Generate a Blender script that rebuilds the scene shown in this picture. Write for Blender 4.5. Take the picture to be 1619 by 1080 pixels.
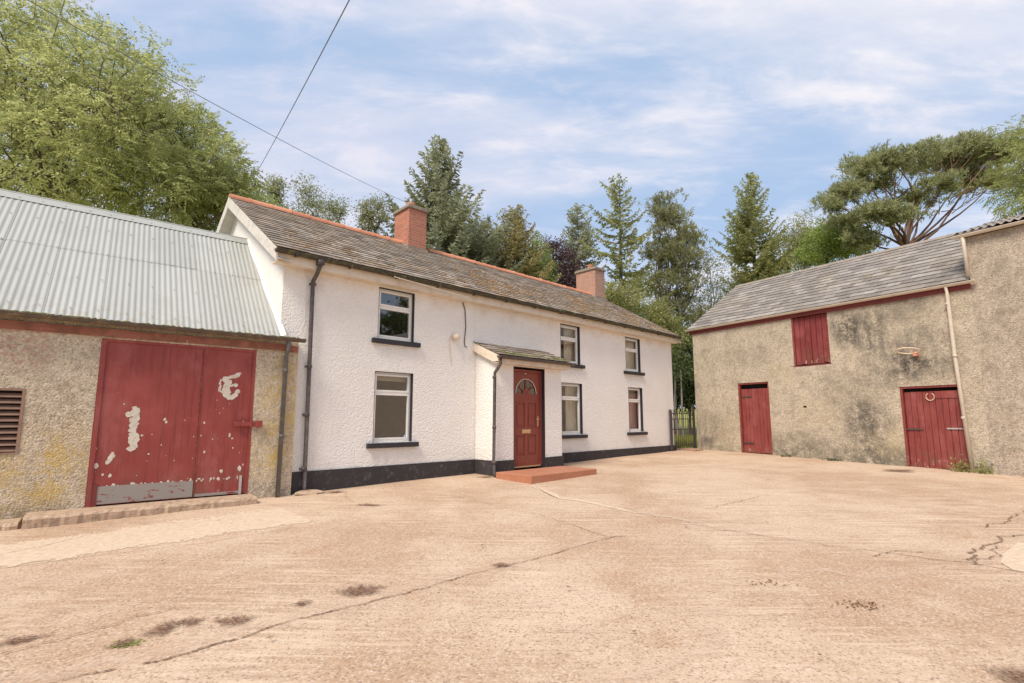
import bpy, math, random
import numpy as np
from mathutils import Vector, Matrix
R = math.radians
scn = bpy.context.scene
for o in list(bpy.data.objects): bpy.data.objects.remove(o)
COL = scn.collection

# ------------------------------------------------------------------ camera
CAMZ = 1.51
PITCH = math.atan2(102, 794)
cd = bpy.data.cameras.new("camera"); cam = bpy.data.objects.new("camera", cd); COL.objects.link(cam)
cam.location = (0, 0, CAMZ); cam.rotation_euler = (R(90) + PITCH, 0, 0)
cd.sensor_width = 36; cd.lens = 36 * 794 / 1619; cd.shift_y = 20 / 1619
cd.clip_start = 0.05; cd.clip_end = 2000
scn.camera = cam
scn.render.resolution_x = 1024; scn.render.resolution_y = 683

# ------------------------------------------------------------------ light
SUN_EL, SUN_AZ = R(52), R(212)      # azimuth clockwise from +Y: behind the camera, to its left
scn.view_settings.view_transform = 'Standard'; scn.view_settings.look = 'None'
scn.view_settings.exposure = 0.78; scn.view_settings.gamma = 1
sl = bpy.data.lights.new("sun", 'SUN'); sl.energy = 2.4; sl.angle = R(22); sl.color = (1, .90, .77)
so = bpy.data.objects.new("sun", sl); COL.objects.link(so); so.location = (0, 0, 40)
sd = Vector((math.sin(SUN_AZ) * math.cos(SUN_EL), math.cos(SUN_AZ) * math.cos(SUN_EL), math.sin(SUN_EL)))
so.rotation_euler = sd.to_track_quat('Z', 'Y').to_euler()

# ------------------------------------------------------------------ node helper
class NT:
    def __init__(s, nt): s.nt = nt; s.N = nt.nodes; s.L = nt.links
    def put(s, sock, v):
        if v is None: return
        if isinstance(v, bpy.types.NodeSocket): s.L.new(v, sock)
        else:
            if sock.type == 'RGBA' and isinstance(v, (tuple, list)) and len(v) == 3: v = (*v, 1)
            sock.default_value = v
    def noise(s, vec, scale, detail=4, rough=.55, dist=0, col=False):
        n = s.N.new('ShaderNodeTexNoise'); s.put(n.inputs['Vector'], vec)
        n.inputs['Scale'].default_value = scale; n.inputs['Detail'].default_value = detail
        n.inputs['Roughness'].default_value = rough; n.inputs['Distortion'].default_value = dist
        return n.outputs['Color' if col else 'Fac']
    def vor(s, vec, scale, feat='F1', out='Distance'):
        n = s.N.new('ShaderNodeTexVoronoi'); n.feature = feat; s.put(n.inputs['Vector'], vec)
        n.inputs['Scale'].default_value = scale; return n.outputs[out]
    def math(s, op, a, b=None, clamp=False):
        n = s.N.new('ShaderNodeMath'); n.operation = op; n.use_clamp = clamp
        s.put(n.inputs[0], a); s.put(n.inputs[1], b); return n.outputs[0]
    def map(s, v, a, b, c=0., d=1.):
        n = s.N.new('ShaderNodeMapRange'); n.interpolation_type = 'SMOOTHSTEP'
        s.put(n.inputs[0], v); n.inputs[1].default_value = a; n.inputs[2].default_value = b
        n.inputs[3].default_value = c; n.inputs[4].default_value = d; return n.outputs[0]
    def mix(s, f, a, b, mode='MIX'):
        n = s.N.new('ShaderNodeMix'); n.data_type = 'RGBA'; n.blend_type = mode
        s.put(n.inputs[0], f); s.put(n.inputs[6], a); s.put(n.inputs[7], b); return n.outputs[2]
    def ramp(s, f, *st):
        n = s.N.new('ShaderNodeValToRGB'); s.put(n.inputs[0], f); e = n.color_ramp.elements
        while len(e) < len(st): e.new(.5)
        for k, (p, c) in enumerate(st): e[k].position = p; e[k].color = (*c, 1)
        return n.outputs[0]
    def coord(s, kind='Object', scale=(1, 1, 1), rot=(0, 0, 0), loc=(0, 0, 0)):
        t = s.N.new('ShaderNodeTexCoord'); m = s.N.new('ShaderNodeMapping'); s.L.new(t.outputs[kind], m.inputs[0])
        m.inputs['Scale'].default_value = scale; m.inputs['Rotation'].default_value = rot; m.inputs['Location'].default_value = loc
        return m.outputs[0]
    def sep(s, v):
        n = s.N.new('ShaderNodeSeparateXYZ'); s.put(n.inputs[0], v); return n.outputs
    def attr(s, name):
        n = s.N.new('ShaderNodeAttribute'); n.attribute_name = name; return n.outputs['Fac']
    def bump(s, h, strength=.5, dist=.01, nrm=None):
        n = s.N.new('ShaderNodeBump'); n.inputs['Strength'].default_value = strength
        n.inputs['Distance'].default_value = dist; s.put(n.inputs['Height'], h)
        if nrm is not None: s.put(n.inputs['Normal'], nrm)
        return n.outputs[0]
    def blobs(s, xyz, lst):
        """sum of soft elliptical marks on a wall; lst of (x, z, rx, rz, strength)"""
        tot = None
        for (x, z, rx, rz, k) in lst:
            a = s.math('DIVIDE', s.math('SUBTRACT', xyz[0], x), rx); b = s.math('DIVIDE', s.math('SUBTRACT', xyz[2], z), rz)
            d = s.math('ADD', s.math('MULTIPLY', a, a), s.math('MULTIPLY', b, b))
            m = s.map(d, 0, 1, k, 0)
            tot = m if tot is None else s.math('ADD', tot, m)
        return tot

def MAT(name, fn, rough=.9, spec=.3, metal=0):
    m = bpy.data.materials.new(name); m.use_nodes = True; nt = m.node_tree
    for n in list(nt.nodes): nt.nodes.remove(n)
    h = NT(nt); out = h.N.new('ShaderNodeOutputMaterial'); b = h.N.new('ShaderNodeBsdfPrincipled')
    b.inputs['Roughness'].default_value = rough; b.inputs['Specular IOR Level'].default_value = spec
    b.inputs['Metallic'].default_value = metal
    r = fn(h) or {}
    h.put(b.inputs['Base Color'], r.get('c')); h.put(b.inputs['Normal'], r.get('n')); h.put(b.inputs['Roughness'], r.get('r'))
    sh = b.outputs[0]
    if r.get('t'):                                   # leaf translucency
        t = h.N.new('ShaderNodeBsdfTranslucent'); h.put(t.inputs[0], r['tc'])
        mx = h.N.new('ShaderNodeMixShader'); mx.inputs[0].default_value = r['t']
        h.L.new(sh, mx.inputs[1]); h.L.new(t.outputs[0], mx.inputs[2]); sh = mx.outputs[0]
    if r.get('a') is not None:
        t = h.N.new('ShaderNodeBsdfTransparent'); mx = h.N.new('ShaderNodeMixShader'); h.put(mx.inputs[0], r['a'])
        h.L.new(t.outputs[0], mx.inputs[1]); h.L.new(sh, mx.inputs[2]); sh = mx.outputs[0]
    h.L.new(sh, out.inputs[0]); return m

# ------------------------------------------------------------------ sky
w = bpy.data.worlds.new("World"); scn.world = w; w.use_nodes = True
h = NT(w.node_tree)
for n in list(h.N): h.N.remove(n)
wo = h.N.new('ShaderNodeOutputWorld'); bg = h.N.new('ShaderNodeBackground'); bg.inputs[1].default_value = .085
sky = h.N.new('ShaderNodeTexSky'); sky.sky_type = 'NISHITA'; sky.sun_disc = False
sky.sun_elevation = SUN_EL; sky.sun_rotation = SUN_AZ; sky.dust_density = 1.5; sky.ozone_density = 1.5
g = h.coord('Generated'); x, y, z = h.sep(g)
zz = h.math('ADD', h.math('MAXIMUM', z, 0.0), .16)
cv = h.N.new('ShaderNodeCombineXYZ'); h.put(cv.inputs[0], h.math('DIVIDE', x, zz)); h.put(cv.inputs[1], h.math('DIVIDE', y, zz))
def mapv(v, scale, rot, loc=(0, 0, 0)):
    m = h.N.new('ShaderNodeMapping'); h.L.new(v, m.inputs[0]); m.inputs['Scale'].default_value = scale
    m.inputs['Rotation'].default_value = (0, 0, rot); m.inputs['Location'].default_value = loc; return m.outputs[0]
n1 = h.noise(mapv(cv.outputs[0], (.55, 1.5, 1), R(28), (3.1, 1.2, 0)), 1.0, 6, .56, .6)
n2 = h.noise(mapv(cv.outputs[0], (.9, 2.3, 1), R(-20), (1.7, 4.2, 0)), 1.3, 7, .6, .6)
n3 = h.noise(mapv(cv.outputs[0], (1.5, 3.4, 1), R(30), (5.5, 2.2, 0)), 1.6, 8, .62, .35)
cl = h.math('ADD', h.math('ADD', h.math('MULTIPLY', n1, .52), h.math('MULTIPLY', n2, .26)), h.math('MULTIPLY', n3, .22))
cov = h.math('ADD', h.math('MULTIPLY', h.map(cl, .38, .62), .82), h.math('MULTIPLY', h.map(n3, .46, .72), .42), True)
cov = h.math('MAXIMUM', cov, h.map(z, .0, .30, .62, 0.))
# pale haze of thin high cloud over everything, brighter streaks on top
tint = h.noise(mapv(cv.outputs[0], (.5, .9, 1), R(10), (9, 3, 0)), .9, 3)
ccol = h.mix(h.map(tint, .35, .65), (5.2, 5.25, 6.2), (6.4, 6.25, 6.6))
base = h.mix(.80, sky.outputs[0], (3.4, 4.5, 6.3))
skyc = h.mix(cov, base, ccol)
h.L.new(skyc, bg.inputs[0]); h.L.new(bg.outputs[0], wo.inputs[0])

# ------------------------------------------------------------------ mesh helpers
class MB:
    def __init__(s): s.v = []; s.f = []; s.m = []; s.t = []
    def face(s, pts, mi=0, tone=.5):
        k = len(s.v); s.v += [tuple(p) for p in pts]; s.f.append(tuple(range(k, k + len(pts)))); s.m.append(mi); s.t.append(tone)
    def box(s, x0, x1, y0, y1, z0, z1, mi=0, tone=.5):
        k = len(s.v)
        s.v += [(x0, y0, z0), (x1, y0, z0), (x1, y1, z0), (x0, y1, z0), (x0, y0, z1), (x1, y0, z1), (x1, y1, z1), (x0, y1, z1)]
        for q in ((0, 3, 2, 1), (4, 5, 6, 7), (0, 1, 5, 4), (1, 2, 6, 5), (2, 3, 7, 6), (3, 0, 4, 7)):
            s.f.append(tuple(k + i for i in q)); s.m.append(mi); s.t.append(tone)
    def hexa(s, P, mi=0, tone=.5):
        k = len(s.v); s.v += [tuple(p) for p in P]
        for q in ((0, 3, 2, 1), (4, 5, 6, 7), (0, 1, 5, 4), (1, 2, 6, 5), (2, 3, 7, 6), (3, 0, 4, 7)):
            s.f.append(tuple(k + i for i in q)); s.m.append(mi); s.t.append(tone)
    def prism(s, poly, a0, a1, axis='x', mi=0, tone=.5):
        """poly in the two other axes (x: (y,z); y: (x,z); z: (x,y)), extruded along axis from a0 to a1"""
        def P(p, a): return {'x': (a, p[0], p[1]), 'y': (p[0], a, p[1]), 'z': (p[0], p[1], a)}[axis]
        n = len(poly); k = len(s.v)
        s.v += [P(p, a0) for p in poly] + [P(p, a1) for p in poly]
        s.f.append(tuple(k + i for i in range(n))[::-1]); s.f.append(tuple(k + n + i for i in range(n)))
        for i in range(n): j = (i + 1) % n; s.f.append((k + i, k + j, k + n + j, k + n + i))
        s.m += [mi] * (n + 2); s.t += [tone] * (n + 2)
    def tube(s, pts, rad, sides=8, caps=True, mi=0, tone=.5):
        pts = [Vector(p) for p in pts]; rad = rad if isinstance(rad, (list, tuple)) else [rad] * len(pts)
        k0 = len(s.v); up = Vector((0, 0, 1))
        for i, p in enumerate(pts):
            a = pts[max(i - 1, 0)]; b = pts[min(i + 1, len(pts) - 1)]; d = (b - a).normalized()
            u = d.cross(up)
            if u.length < .05: u = d.cross(Vector((1, 0, 0)))
            u.normalize(); vv = d.cross(u)
            for j in range(sides):
                t = 2 * math.pi * j / sides; s.v.append(tuple(p + (u * math.cos(t) + vv * math.sin(t)) * rad[i]))
        for i in range(len(pts) - 1):
            for j in range(sides):
                a = k0 + i * sides + j; b = k0 + i * sides + (j + 1) % sides
                s.f.append((a, b, b + sides, a + sides)); s.m.append(mi); s.t.append(tone)
        if caps:
            s.f.append(tuple(k0 + j for j in range(sides))[::-1]); s.f.append(tuple(len(s.v) - sides + j for j in range(sides)))
            s.m += [mi] * 2; s.t += [tone] * 2
    def lump(s, c, r, rng, mi=0, tone=.5, seg=7, rings=4):
        k0 = len(s.v)
        for i in range(rings + 1):
            th = math.pi / 2 * i / rings
            for j in range(seg):
                a = 2 * math.pi * j / seg; q = 1 + rng.uniform(-.25, .25)
                s.v.append((c[0] + r[0] * math.cos(th) * math.cos(a) * q, c[1] + r[1] * math.cos(th) * math.sin(a) * q, c[2] + r[2] * math.sin(th) * q))
        for i in range(rings):
            for j in range(seg):
                a = k0 + i * seg + j; b = k0 + i * seg + (j + 1) % seg
                s.f.append((a, b, b + seg, a + seg)); s.m.append(mi); s.t.append(tone)
    def build(s, name, mats, parent=None, smooth=False, bevel=0):
        me = bpy.data.meshes.new(name); me.from_pydata(s.v, [], s.f)
        for m in (mats if isinstance(mats, (list, tuple)) else [mats]): me.materials.append(m)
        me.polygons.foreach_set('material_index', s.m)
        at = me.attributes.new('tone', 'FLOAT', 'FACE'); at.data.foreach_set('value', s.t)
        if smooth: me.polygons.foreach_set('use_smooth', [True] * len(s.f))
        me.update(); o = bpy.data.objects.new(name, me); COL.objects.link(o)
        if parent is not None: o.parent = parent
        if bevel:
            b = o.modifiers.new('bevel', 'BEVEL'); b.width = bevel; b.segments = 2; b.limit_method = 'ANGLE'
        return o

def quads(name, V, mats, parent=None, tone=None, tri=False):
    """V: (n, 4, 3) array -> one mesh of n quads, fast"""
    V = np.asarray(V, np.float32); n = len(V); k = V.shape[1]
    me = bpy.data.meshes.new(name); me.vertices.add(n * k); me.vertices.foreach_set('co', V.reshape(-1))
    me.loops.add(n * k); me.loops.foreach_set('vertex_index', np.arange(n * k, dtype=np.int32))
    me.polygons.add(n); me.polygons.foreach_set('loop_start', np.arange(0, n * k, k, dtype=np.int32))
    me.polygons.foreach_set('loop_total', np.full(n, k, np.int32))
    me.materials.append(mats)
    if tone is not None:
        at = me.attributes.new('tone', 'FLOAT', 'FACE'); at.data.foreach_set('value', np.asarray(tone, np.float32))
    me.update(calc_edges=True)
    o = bpy.data.objects.new(name, me); COL.objects.link(o)
    if parent is not None: o.parent = parent
    return o

def tag(o, label=None, cat=None, group=None, kind=None):
    if label: o['label'] = label
    if cat: o['category'] = cat
    if group: o['group'] = group
    if kind: o['kind'] = kind
    return o
def empty(name, loc, rz, label, cat, group=None):
    o = bpy.data.objects.new(name, None); COL.objects.link(o); o.location = loc; o.rotation_euler = (0, 0, rz)
    o.empty_display_size = .3
    return tag(o, label, cat, group)
def gz(x, y): return -.0006 - .00465 * x + .02453 * y + .008 * math.sin(x * 1.3 + .7) * math.sin(y * 1.1) if abs(x) < 60 and abs(y) < 60 else -.0006 - .00465 * x + .02453 * y

# frames of the three buildings: local x along the front, y into the building, z up
HOUSE = ((-.8319, 11.5904, 0), math.atan2(.68753, .72616))
SHED = ((-3.7273, 8.6837, 0), math.atan2(.62852, .77780))
BARN = ((6.7545, 18.5579, 0), math.atan2(-.83885, .54437))
def toworld(fr, x, y, z=0):
    c, s = math.cos(fr[1]), math.sin(fr[1]); return (fr[0][0] + x * c - y * s, fr[0][1] + x * s + y * c, z)

# ------------------------------------------------------------------ materials
def m_white(h):
    c = h.coord(); X = h.sep(c)
    v = h.vor(c, 34); n = h.noise(c, 50, 3); b = h.math('ADD', h.math('MULTIPLY', v, -.7), h.math('MULTIPLY', n, .6))
    big = h.noise(c, .9, 4); col = h.mix(h.map(big, .35, .7), (.85, .81, .76), (.88, .85, .81))
    # grime below the eaves and specks
    st = h.math('MULTIPLY', h.map(X[2], 3.55, 4.3), h.map(h.noise(c, 2.2, 6, .7), .42, .72))
    col = h.mix(h.math('MULTIPLY', st, .5), col, (.55, .40, .30))
    sp = h.math('LESS_THAN', h.noise(c, 22, 2), .27); col = h.mix(h.math('MULTIPLY', sp, .25), col, (.4, .33, .28))
    low = h.math('MULTIPLY', h.map(X[2], 1.0, .55), h.map(h.noise(c, 5, 4), .4, .7)); col = h.mix(h.math('MULTIPLY', low, .22), col, (.5, .42, .34))
    sill = h.blobs(X, [(-2.1, 2.9, .7, .45, .8), (-2.1, .85, .75, .5, .9), (3.45, .85, .7, .4, .8), (6.6, .9, .6, .4, .8), (6.5, 2.8, .6, .4, .7), (-3.85, 2.2, .35, 2.6, .7), (-.5, 2.6, .6, 1.2, .6), (8.8, 2, .4, 2.5, .7)])
    rn = h.noise(h.coord(scale=(9, 9, 1.1)), 1, 6, .75); col = h.mix(h.math('MULTIPLY', h.math('MULTIPLY', sill, h.map(rn, .45, .72)), .24, True), col, (.50, .45, .37))
    return dict(c=col, n=h.bump(h.math('ADD', b, h.math('MULTIPLY', h.noise(c, 16, 4), .9)), .8, .022))
WHITE = MAT('white pebbledash', m_white)
def m_smooth(h):
    c = h.coord(); n = h.noise(c, 3, 6); X = h.sep(c)
    d = h.map(h.noise(h.coord(scale=(1, 1, 1)), 6, 5), .5, .75)
    return dict(c=h.mix(h.math('MULTIPLY', d, .35), (.80, .76, .72), (.60, .52, .45)), n=h.bump(h.noise(c, 40, 4), .25, .006))
SMOOTHW = MAT('smooth white render', m_smooth)
def m_plinth(h):
    c = h.coord(); X = h.sep(c)
    v = h.noise(c, 8, 6, .7); d = h.map(v, .52, .75)
    col = h.mix(h.math('MULTIPLY', d, .45), (.042, .036, .038), (.24, .20, .18))
    return dict(c=col, n=h.bump(h.noise(c, 45, 4), .35, .008))
PLINTH = MAT('black painted plinth', m_plinth, .75, .4)
def m_blackpaint(h):
    c = h.coord(); return dict(c=h.mix(h.map(h.noise(c, 25, 5), .55, .8), (.03, .028, .034), (.14, .13, .13)), n=h.bump(h.noise(c, 60, 3), .2, .004))
BLACK = MAT('black masonry paint', m_blackpaint, .6, .4)
def rough_render(base1, base2, dark, scale, extra):
    def fn(h):
        c = h.coord(); X = h.sep(c)
        v = h.vor(c, scale, out='Distance'); vc = h.N.new('ShaderNodeTexVoronoi'); h.put(vc.inputs[0], c); vc.inputs['Scale'].default_value = scale
        sp = h.sep(vc.outputs['Color'])[0]
        fine = h.noise(c, scale * 1.3, 4, .7)
        col = h.mix(h.map(h.noise(c, 1.1, 5, .6), .35, .65), base1, base2)
        col = h.mix(h.math('MULTIPLY', h.map(sp, .55, .95), .45), col, tuple(min(1, q * 1.45) for q in base2))
        col = h.mix(h.math('MULTIPLY', h.map(sp, .30, .02), .48), col, tuple(q * .30 for q in base1))
        col = h.mix(h.math('MULTIPLY', h.map(fine, .52, .34), .40), col, tuple(q * .35 for q in base1))
        mot = h.noise(c, 3.2, 6, .7); col = h.mix(h.math('MULTIPLY', h.map(mot, .46, .66), .60), col, dark)
        gr = h.noise(c, 13, 6, .85); col = h.mix(h.math('MULTIPLY', h.map(gr, .51, .64), .48), col, tuple(q * .42 for q in base1)); col = h.mix(h.math('MULTIPLY', h.map(gr, .48, .36), .40), col, tuple(min(1, q * 1.5) for q in base2))
        col = extra(h, c, X, col)
        b = h.math('ADD', h.math('MULTIPLY', v, -1), h.math('MULTIPLY', fine, .8))
        return dict(c=col, n=h.bump(b, .65, .018))
    return fn
def shed_x(h, c, X, col):
    n = h.noise(c, 2.4, 5, .7); nf = h.noise(c, 14, 4, .7)
    k = h.blobs(X, [(-4.0, .75, 1.6, .9, .9), (-2.9, .9, .5, .8, .6), (-.15, 1.7, .5, 1.3, 1.0), (-.45, .9, .4, .5, .7)])
    m = h.math('MULTIPLY', k, h.map(h.math('ADD', h.math('MULTIPLY', n, .6), h.math('MULTIPLY', nf, .4)), .42, .62))
    col = h.mix(h.math('MULTIPLY', m, .75, True), col, (.58, .40, .10))
    k2 = h.blobs(X, [(-3.5, 2.5, .5, .5, .6), (-4.3, 2.4, .7, .5, .4)])
    col = h.mix(h.math('MULTIPLY', k2, h.map(nf, .45, .6), True), col, (.48, .26, .19))
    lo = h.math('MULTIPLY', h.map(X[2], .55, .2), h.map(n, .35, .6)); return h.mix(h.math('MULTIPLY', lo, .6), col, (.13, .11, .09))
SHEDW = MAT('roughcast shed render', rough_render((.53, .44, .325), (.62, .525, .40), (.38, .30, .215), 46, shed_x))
def barn_x(h, c, X, col):
    n = h.noise(c, 3.5, 6, .75); n2 = h.noise(h.coord(scale=(3.0, 3, .5)), 1, 6, .7)
    k = h.blobs(X, [(5.5, 1.35, .75, .85, 1.0), (5.7, 3.9, .65, .8, .95), (5.1, 4.2, .45, .9, .95), (.35, .5, .5, .5, .7), (6.6, 4.4, .9, .5, .6), (7.0, 2.75, .9, .4, .6), (6.9, 3.35, 1.0, .7, .6), (6.1, 2.9, .9, .8, .6), (3.4, .75, 1.7, .5, .6), (5.6, .5, 1.4, .45, .7), (.6, 1.2, .8, .7, .45), (9.4, 3.2, .8, .35, .5), (5.0, 2.3, 1.1, .7, .35), (2.0, 3.6, 1.3, .5, .35)])
    m = h.math('MULTIPLY', k, h.map(h.math('ADD', h.math('MULTIPLY', n, .40), h.math('ADD', h.math('MULTIPLY', n2, .25), h.math('MULTIPLY', h.noise(c, 15, 6, .85), .35))), .41, .56))
    col = h.mix(h.math('MULTIPLY', m, .95, True), col, (.09, .08, .066))
    y = h.math('MULTIPLY', h.blobs(X, [(1.5, .95, .6, .9, .7), (5.9, .9, .7, .6, .5), (4.2, 1.7, .9, .6, .35), (3.2, 2.9, .6, .4, .4)]), h.map(n2, .42, .6))
    col = h.mix(h.math('MULTIPLY', y, .6, True), col, (.46, .36, .17))
    lo = h.math('MULTIPLY', h.map(X[2], .85, .3), h.map(n, .40, .58)); return h.mix(h.math('MULTIPLY', lo, .65), col, (.12, .115, .085))
BARNW = MAT('weathered barn pebbledash', rough_render((.46, .39, .29), (.56, .475, .36), (.29, .24, .185), 50, barn_x))
def tall_x(h, c, X, col):
    n = h.noise(c, 2.5, 6, .7); m = h.math('MULTIPLY', h.map(n, .5, .68), .35); return h.mix(m, col, (.22, .185, .15))
TALLW = MAT('brown barn pebbledash', rough_render((.43, .355, .275), (.50, .42, .33), (.25, .20, .15), 50, tall_x))

def slate(c1, c2, c3, lich, lk, lscale=1.3):
    def fn(h):
        c = h.coord(); t = h.attr('tone')
        col = h.ramp(t, (0, c1), (.5, c2), (1, c3)); n = h.noise(c, 7, 6, .7)
        col = h.mix(h.math('MULTIPLY', h.map(n, .45, .7), .5), col, tuple(q * .55 for q in c1))
        a = h.math('MULTIPLY', h.map(h.noise(c, lscale, 5, .65), .44, .62), h.map(h.noise(c, 16, 5, .75), .47, .62))
        col = h.mix(h.math('MULTIPLY', a, lk), col, lich)
        w_ = h.map(h.noise(c, 26, 4, .7), .62, .72); col = h.mix(h.math('MULTIPLY', w_, .45), col, (.45, .42, .37))
        return dict(c=col, n=h.bump(h.noise(c, 38, 5), .45, .006))
    return fn
SLATE = MAT('lichened roof slate', slate((.19, .155, .125), (.28, .235, .19), (.42, .36, .30), (.40, .22, .09), .60), .85)
SLATEB = MAT('grey barn slate', slate((.20, .175, .155), (.27, .24, .215), (.36, .325, .295), (.38, .30, .17), .5, .8), .75)
def m_terr(h):
    c = h.coord(); n = h.noise(c, 9, 5); t = h.attr('tone')
    col = h.mix(t, (.52, .21, .12), (.66, .30, .18)); return dict(c=h.mix(h.math('MULTIPLY', h.map(n, .5, .7), .5), col, (.34, .22, .14)), n=h.bump(n, .3, .01))
TERR = MAT('terracotta', m_terr, .85)
def brick(c1, c2, mort):
    def fn(h):
        c = h.coord(); x, y, z = h.sep(c)
        cv = h.N.new('ShaderNodeCombineXYZ'); h.put(cv.inputs[0], h.math('ADD', x, y)); h.put(cv.inputs[1], z)
        b = h.N.new('ShaderNodeTexBrick'); h.put(b.inputs['Vector'], cv.outputs[0]); b.inputs['Scale'].default_value = 1
        h.put(b.inputs['Color1'], c1); h.put(b.inputs['Color2'], c2); h.put(b.inputs['Mortar'], mort)
        b.inputs['Brick Width'].default_value = .225; b.inputs['Row Height'].default_value = .075; b.inputs['Mortar Size'].default_value = .009
        b.inputs['Mortar Smooth'].default_value = .3; b.inputs['Bias'].default_value = -.1
        col = h.mix(h.math('MULTIPLY', h.map(h.noise(c, 9, 5), .45, .7), .4), b.outputs[0], mort)
        return dict(c=col, n=h.bump(h.math('ADD', h.math('MULTIPLY', b.outputs['Fac'], -1), h.math('MULTIPLY', h.noise(c, 50, 3), .4)), .6, .012))
    return fn
BRICK = MAT('red chimney brick', brick((.50, .175, .11), (.38, .13, .09), (.42, .28, .21)))
BRICK2 = MAT('weathered chimney brick', brick((.46, .23, .16), (.36, .19, .14), (.46, .36, .28)))
def simple(c, c2=None, k=.4, sc=12, rough=.6, spec=.4, bs=.15, bd=.004, metal=0):
    c2 = c2 or tuple(q * .6 for q in c)
    return MAT('surface', lambda h: dict(c=h.mix(h.math('MULTIPLY', h.map(h.noise(h.coord(), sc, 5, .65), .45, .7), k), c, c2), n=h.bump(h.noise(h.coord(), sc * 4, 4), bs, bd)), rough, spec, metal)
CAPST = simple((.30, .25, .20), (.14, .12, .09), .7, 10, .9)
CREAM = simple((.74, .64, .52), (.50, .38, .27), .5, 6, .6); CREAM.name = 'cream gloss paint'
BARGE = simple((.66, .62, .56), (.40, .36, .30), .6, 7, .7); BARGE.name = 'weathered white bargeboard'
UPVC = simple((.84, .82, .78), (.72, .69, .62), .3, 5, .3, .5, .02); UPVC.name = 'white upvc'
PIPE = simple((.085, .070, .068), (.17, .15, .13), .6, 14, .5); PIPE.name = 'dark brown gutter plastic'
MOSSG = simple((.075, .062, .05), (.17, .16, .07), .85, 9, .85, .2, .5, .01); MOSSG.name = 'mossy dark gutter'
SHEDG = simple((.12, .095, .075), (.26, .19, .11), .7, 9, .8, .3, .4, .008); SHEDG.name = 'mossy shed gutter'
BPIPE = simple((.62, .54, .44), (.50, .40, .30), .5, 6, .55); BPIPE.name = 'cream barn gutter plastic'
def peel(red, under, z0, z1, thr, dark=(.20, .05, .05), streak=(30, 30, 2.2)):
    """red paint with brush streaks, flaking more towards z0 (near the ground)"""
    def fn(h):
        c = h.coord(); X = h.sep(c)
        st = h.noise(h.coord(scale=streak), 1, 5, .65); col = h.mix(h.math('MULTIPLY', h.map(st, .45, .72), .65), red, dark)
        big = h.noise(c, 1.6, 4); col = h.mix(h.math('MULTIPLY', h.map(big, .45, .7), .35), col, tuple(min(1, q * 1.5 + .03) for q in red))
        f = h.math('ADD', h.noise(h.coord(scale=(9, 9, 4)), 1.3, 6, .75), h.map(X[2], z0, z1, .16, 0))
        fl = h.map(f, thr, thr + .03); col = h.mix(fl, col, under)
        br = h.math('MULTIPLY', h.map(X[2], z0 + .75, z0 + .1), h.map(h.noise(c, 4, 5, .7), .42, .62)); col = h.mix(h.math('MULTIPLY', br, .7), col, (.17, .075, .045))
        fd = h.map(h.noise(h.coord(scale=(2.2, 2, 1.0)), 1, 5, .7), .5, .68); col = h.mix(h.math('MULTIPLY', fd, .35), col, (.42, .14, .13))
        return dict(c=col, n=h.bump(h.math('SUBTRACT', h.math('MULTIPLY', st, .5), fl), .4, .004))
    return fn
SHEDRED = MAT('red sheet door paint', peel((.28, .052, .042), (.55, .46, .40), .2, .95, .765, (.16, .022, .022), (30, 30, 1.2)), .55, .4)
BARNRED = MAT('red barn door paint', peel((.23, .046, .038), (.42, .28, .23), .2, 1.0, .70, (.12, .018, .02)), .6, .4)
LOFTRED = MAT('worn loft door paint', peel((.20, .034, .033), (.42, .26, .20), 3.1, 3.5, .66, (.085, .014, .014)), .65, .35)
FASRED = MAT('red fascia paint', peel((.33, .13, .085), (.48, .36, .23), 2.6, 3.3, .78, (.22, .075, .05), (2, 2, 14)), .7)
MAROON = simple((.19, .036, .032), (.10, .03, .025), .6, 9, .6); MAROON.name = 'maroon barn fascia'
DOORRED = simple((.25, .060, .043), (.18, .04, .03), .4, 5, .38, .5, .05); DOORRED.name = 'red front door paint'
def m_kick(h):
    c = h.coord(); n = h.noise(h.coord(scale=(4, 4, 9)), 1, 6, .7)
    return dict(c=h.mix(h.map(n, .55, .60), (.30, .27, .24), (.24, .05, .045)), n=h.bump(n, .2, .003))
KICK = MAT('bare zinc kick plate', m_kick, .5, .5)
FLAKE = simple((.66, .60, .51), (.44, .38, .30), .7, 30, .8); FLAKE.name = 'bare pale primer'
def m_tin(h):
    c = h.coord(); t = h.attr('tone'); X = h.sep(c)
    col = h.mix(t, (.35, .36, .335), (.41, .42, .39)); n = h.noise(c, 2, 5, .6)
    col = h.mix(h.math('MULTIPLY', h.map(n, .45, .7), .3), col, (.33, .33, .29))
    s = h.noise(h.coord(scale=(14, .7, .7)), 1, 4); col = h.mix(h.math('MULTIPLY', h.map(s, .5, .7), .25), col, (.30, .30, .27))
    r = h.math('MULTIPLY', h.map(X[2], 3.35, 2.85), h.map(h.noise(c, 9, 5), .45, .65)); col = h.mix(h.math('MULTIPLY', r, .35), col, (.33, .25, .17))
    return dict(c=col, n=h.bump(h.noise(c, 30, 3), .1, .003))
TIN = MAT('galvanised corrugated sheet', m_tin, .55, .4)
TINCAP = simple((.40, .41, .38), (.31, .31, .28), .4, 5, .5); TINCAP.name = 'zinc ridge cap'
IRON = simple((.075, .055, .05), (.16, .08, .05), .6, 20, .7); IRON.name = 'rusty iron'
GATEM = simple((.055, .045, .05), (.12, .09, .08), .6, 20, .6); GATEM.name = 'dark painted iron'
BRASS = simple((.72, .50, .30), (.5, .33, .18), .4, 20, .35, .5, .05, .003, .6); BRASS.name = 'brass'
GREYM = simple((.45, .42, .40), (.3, .27, .25), .4, 20, .5); GREYM.name = 'grey metal bolt'
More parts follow.
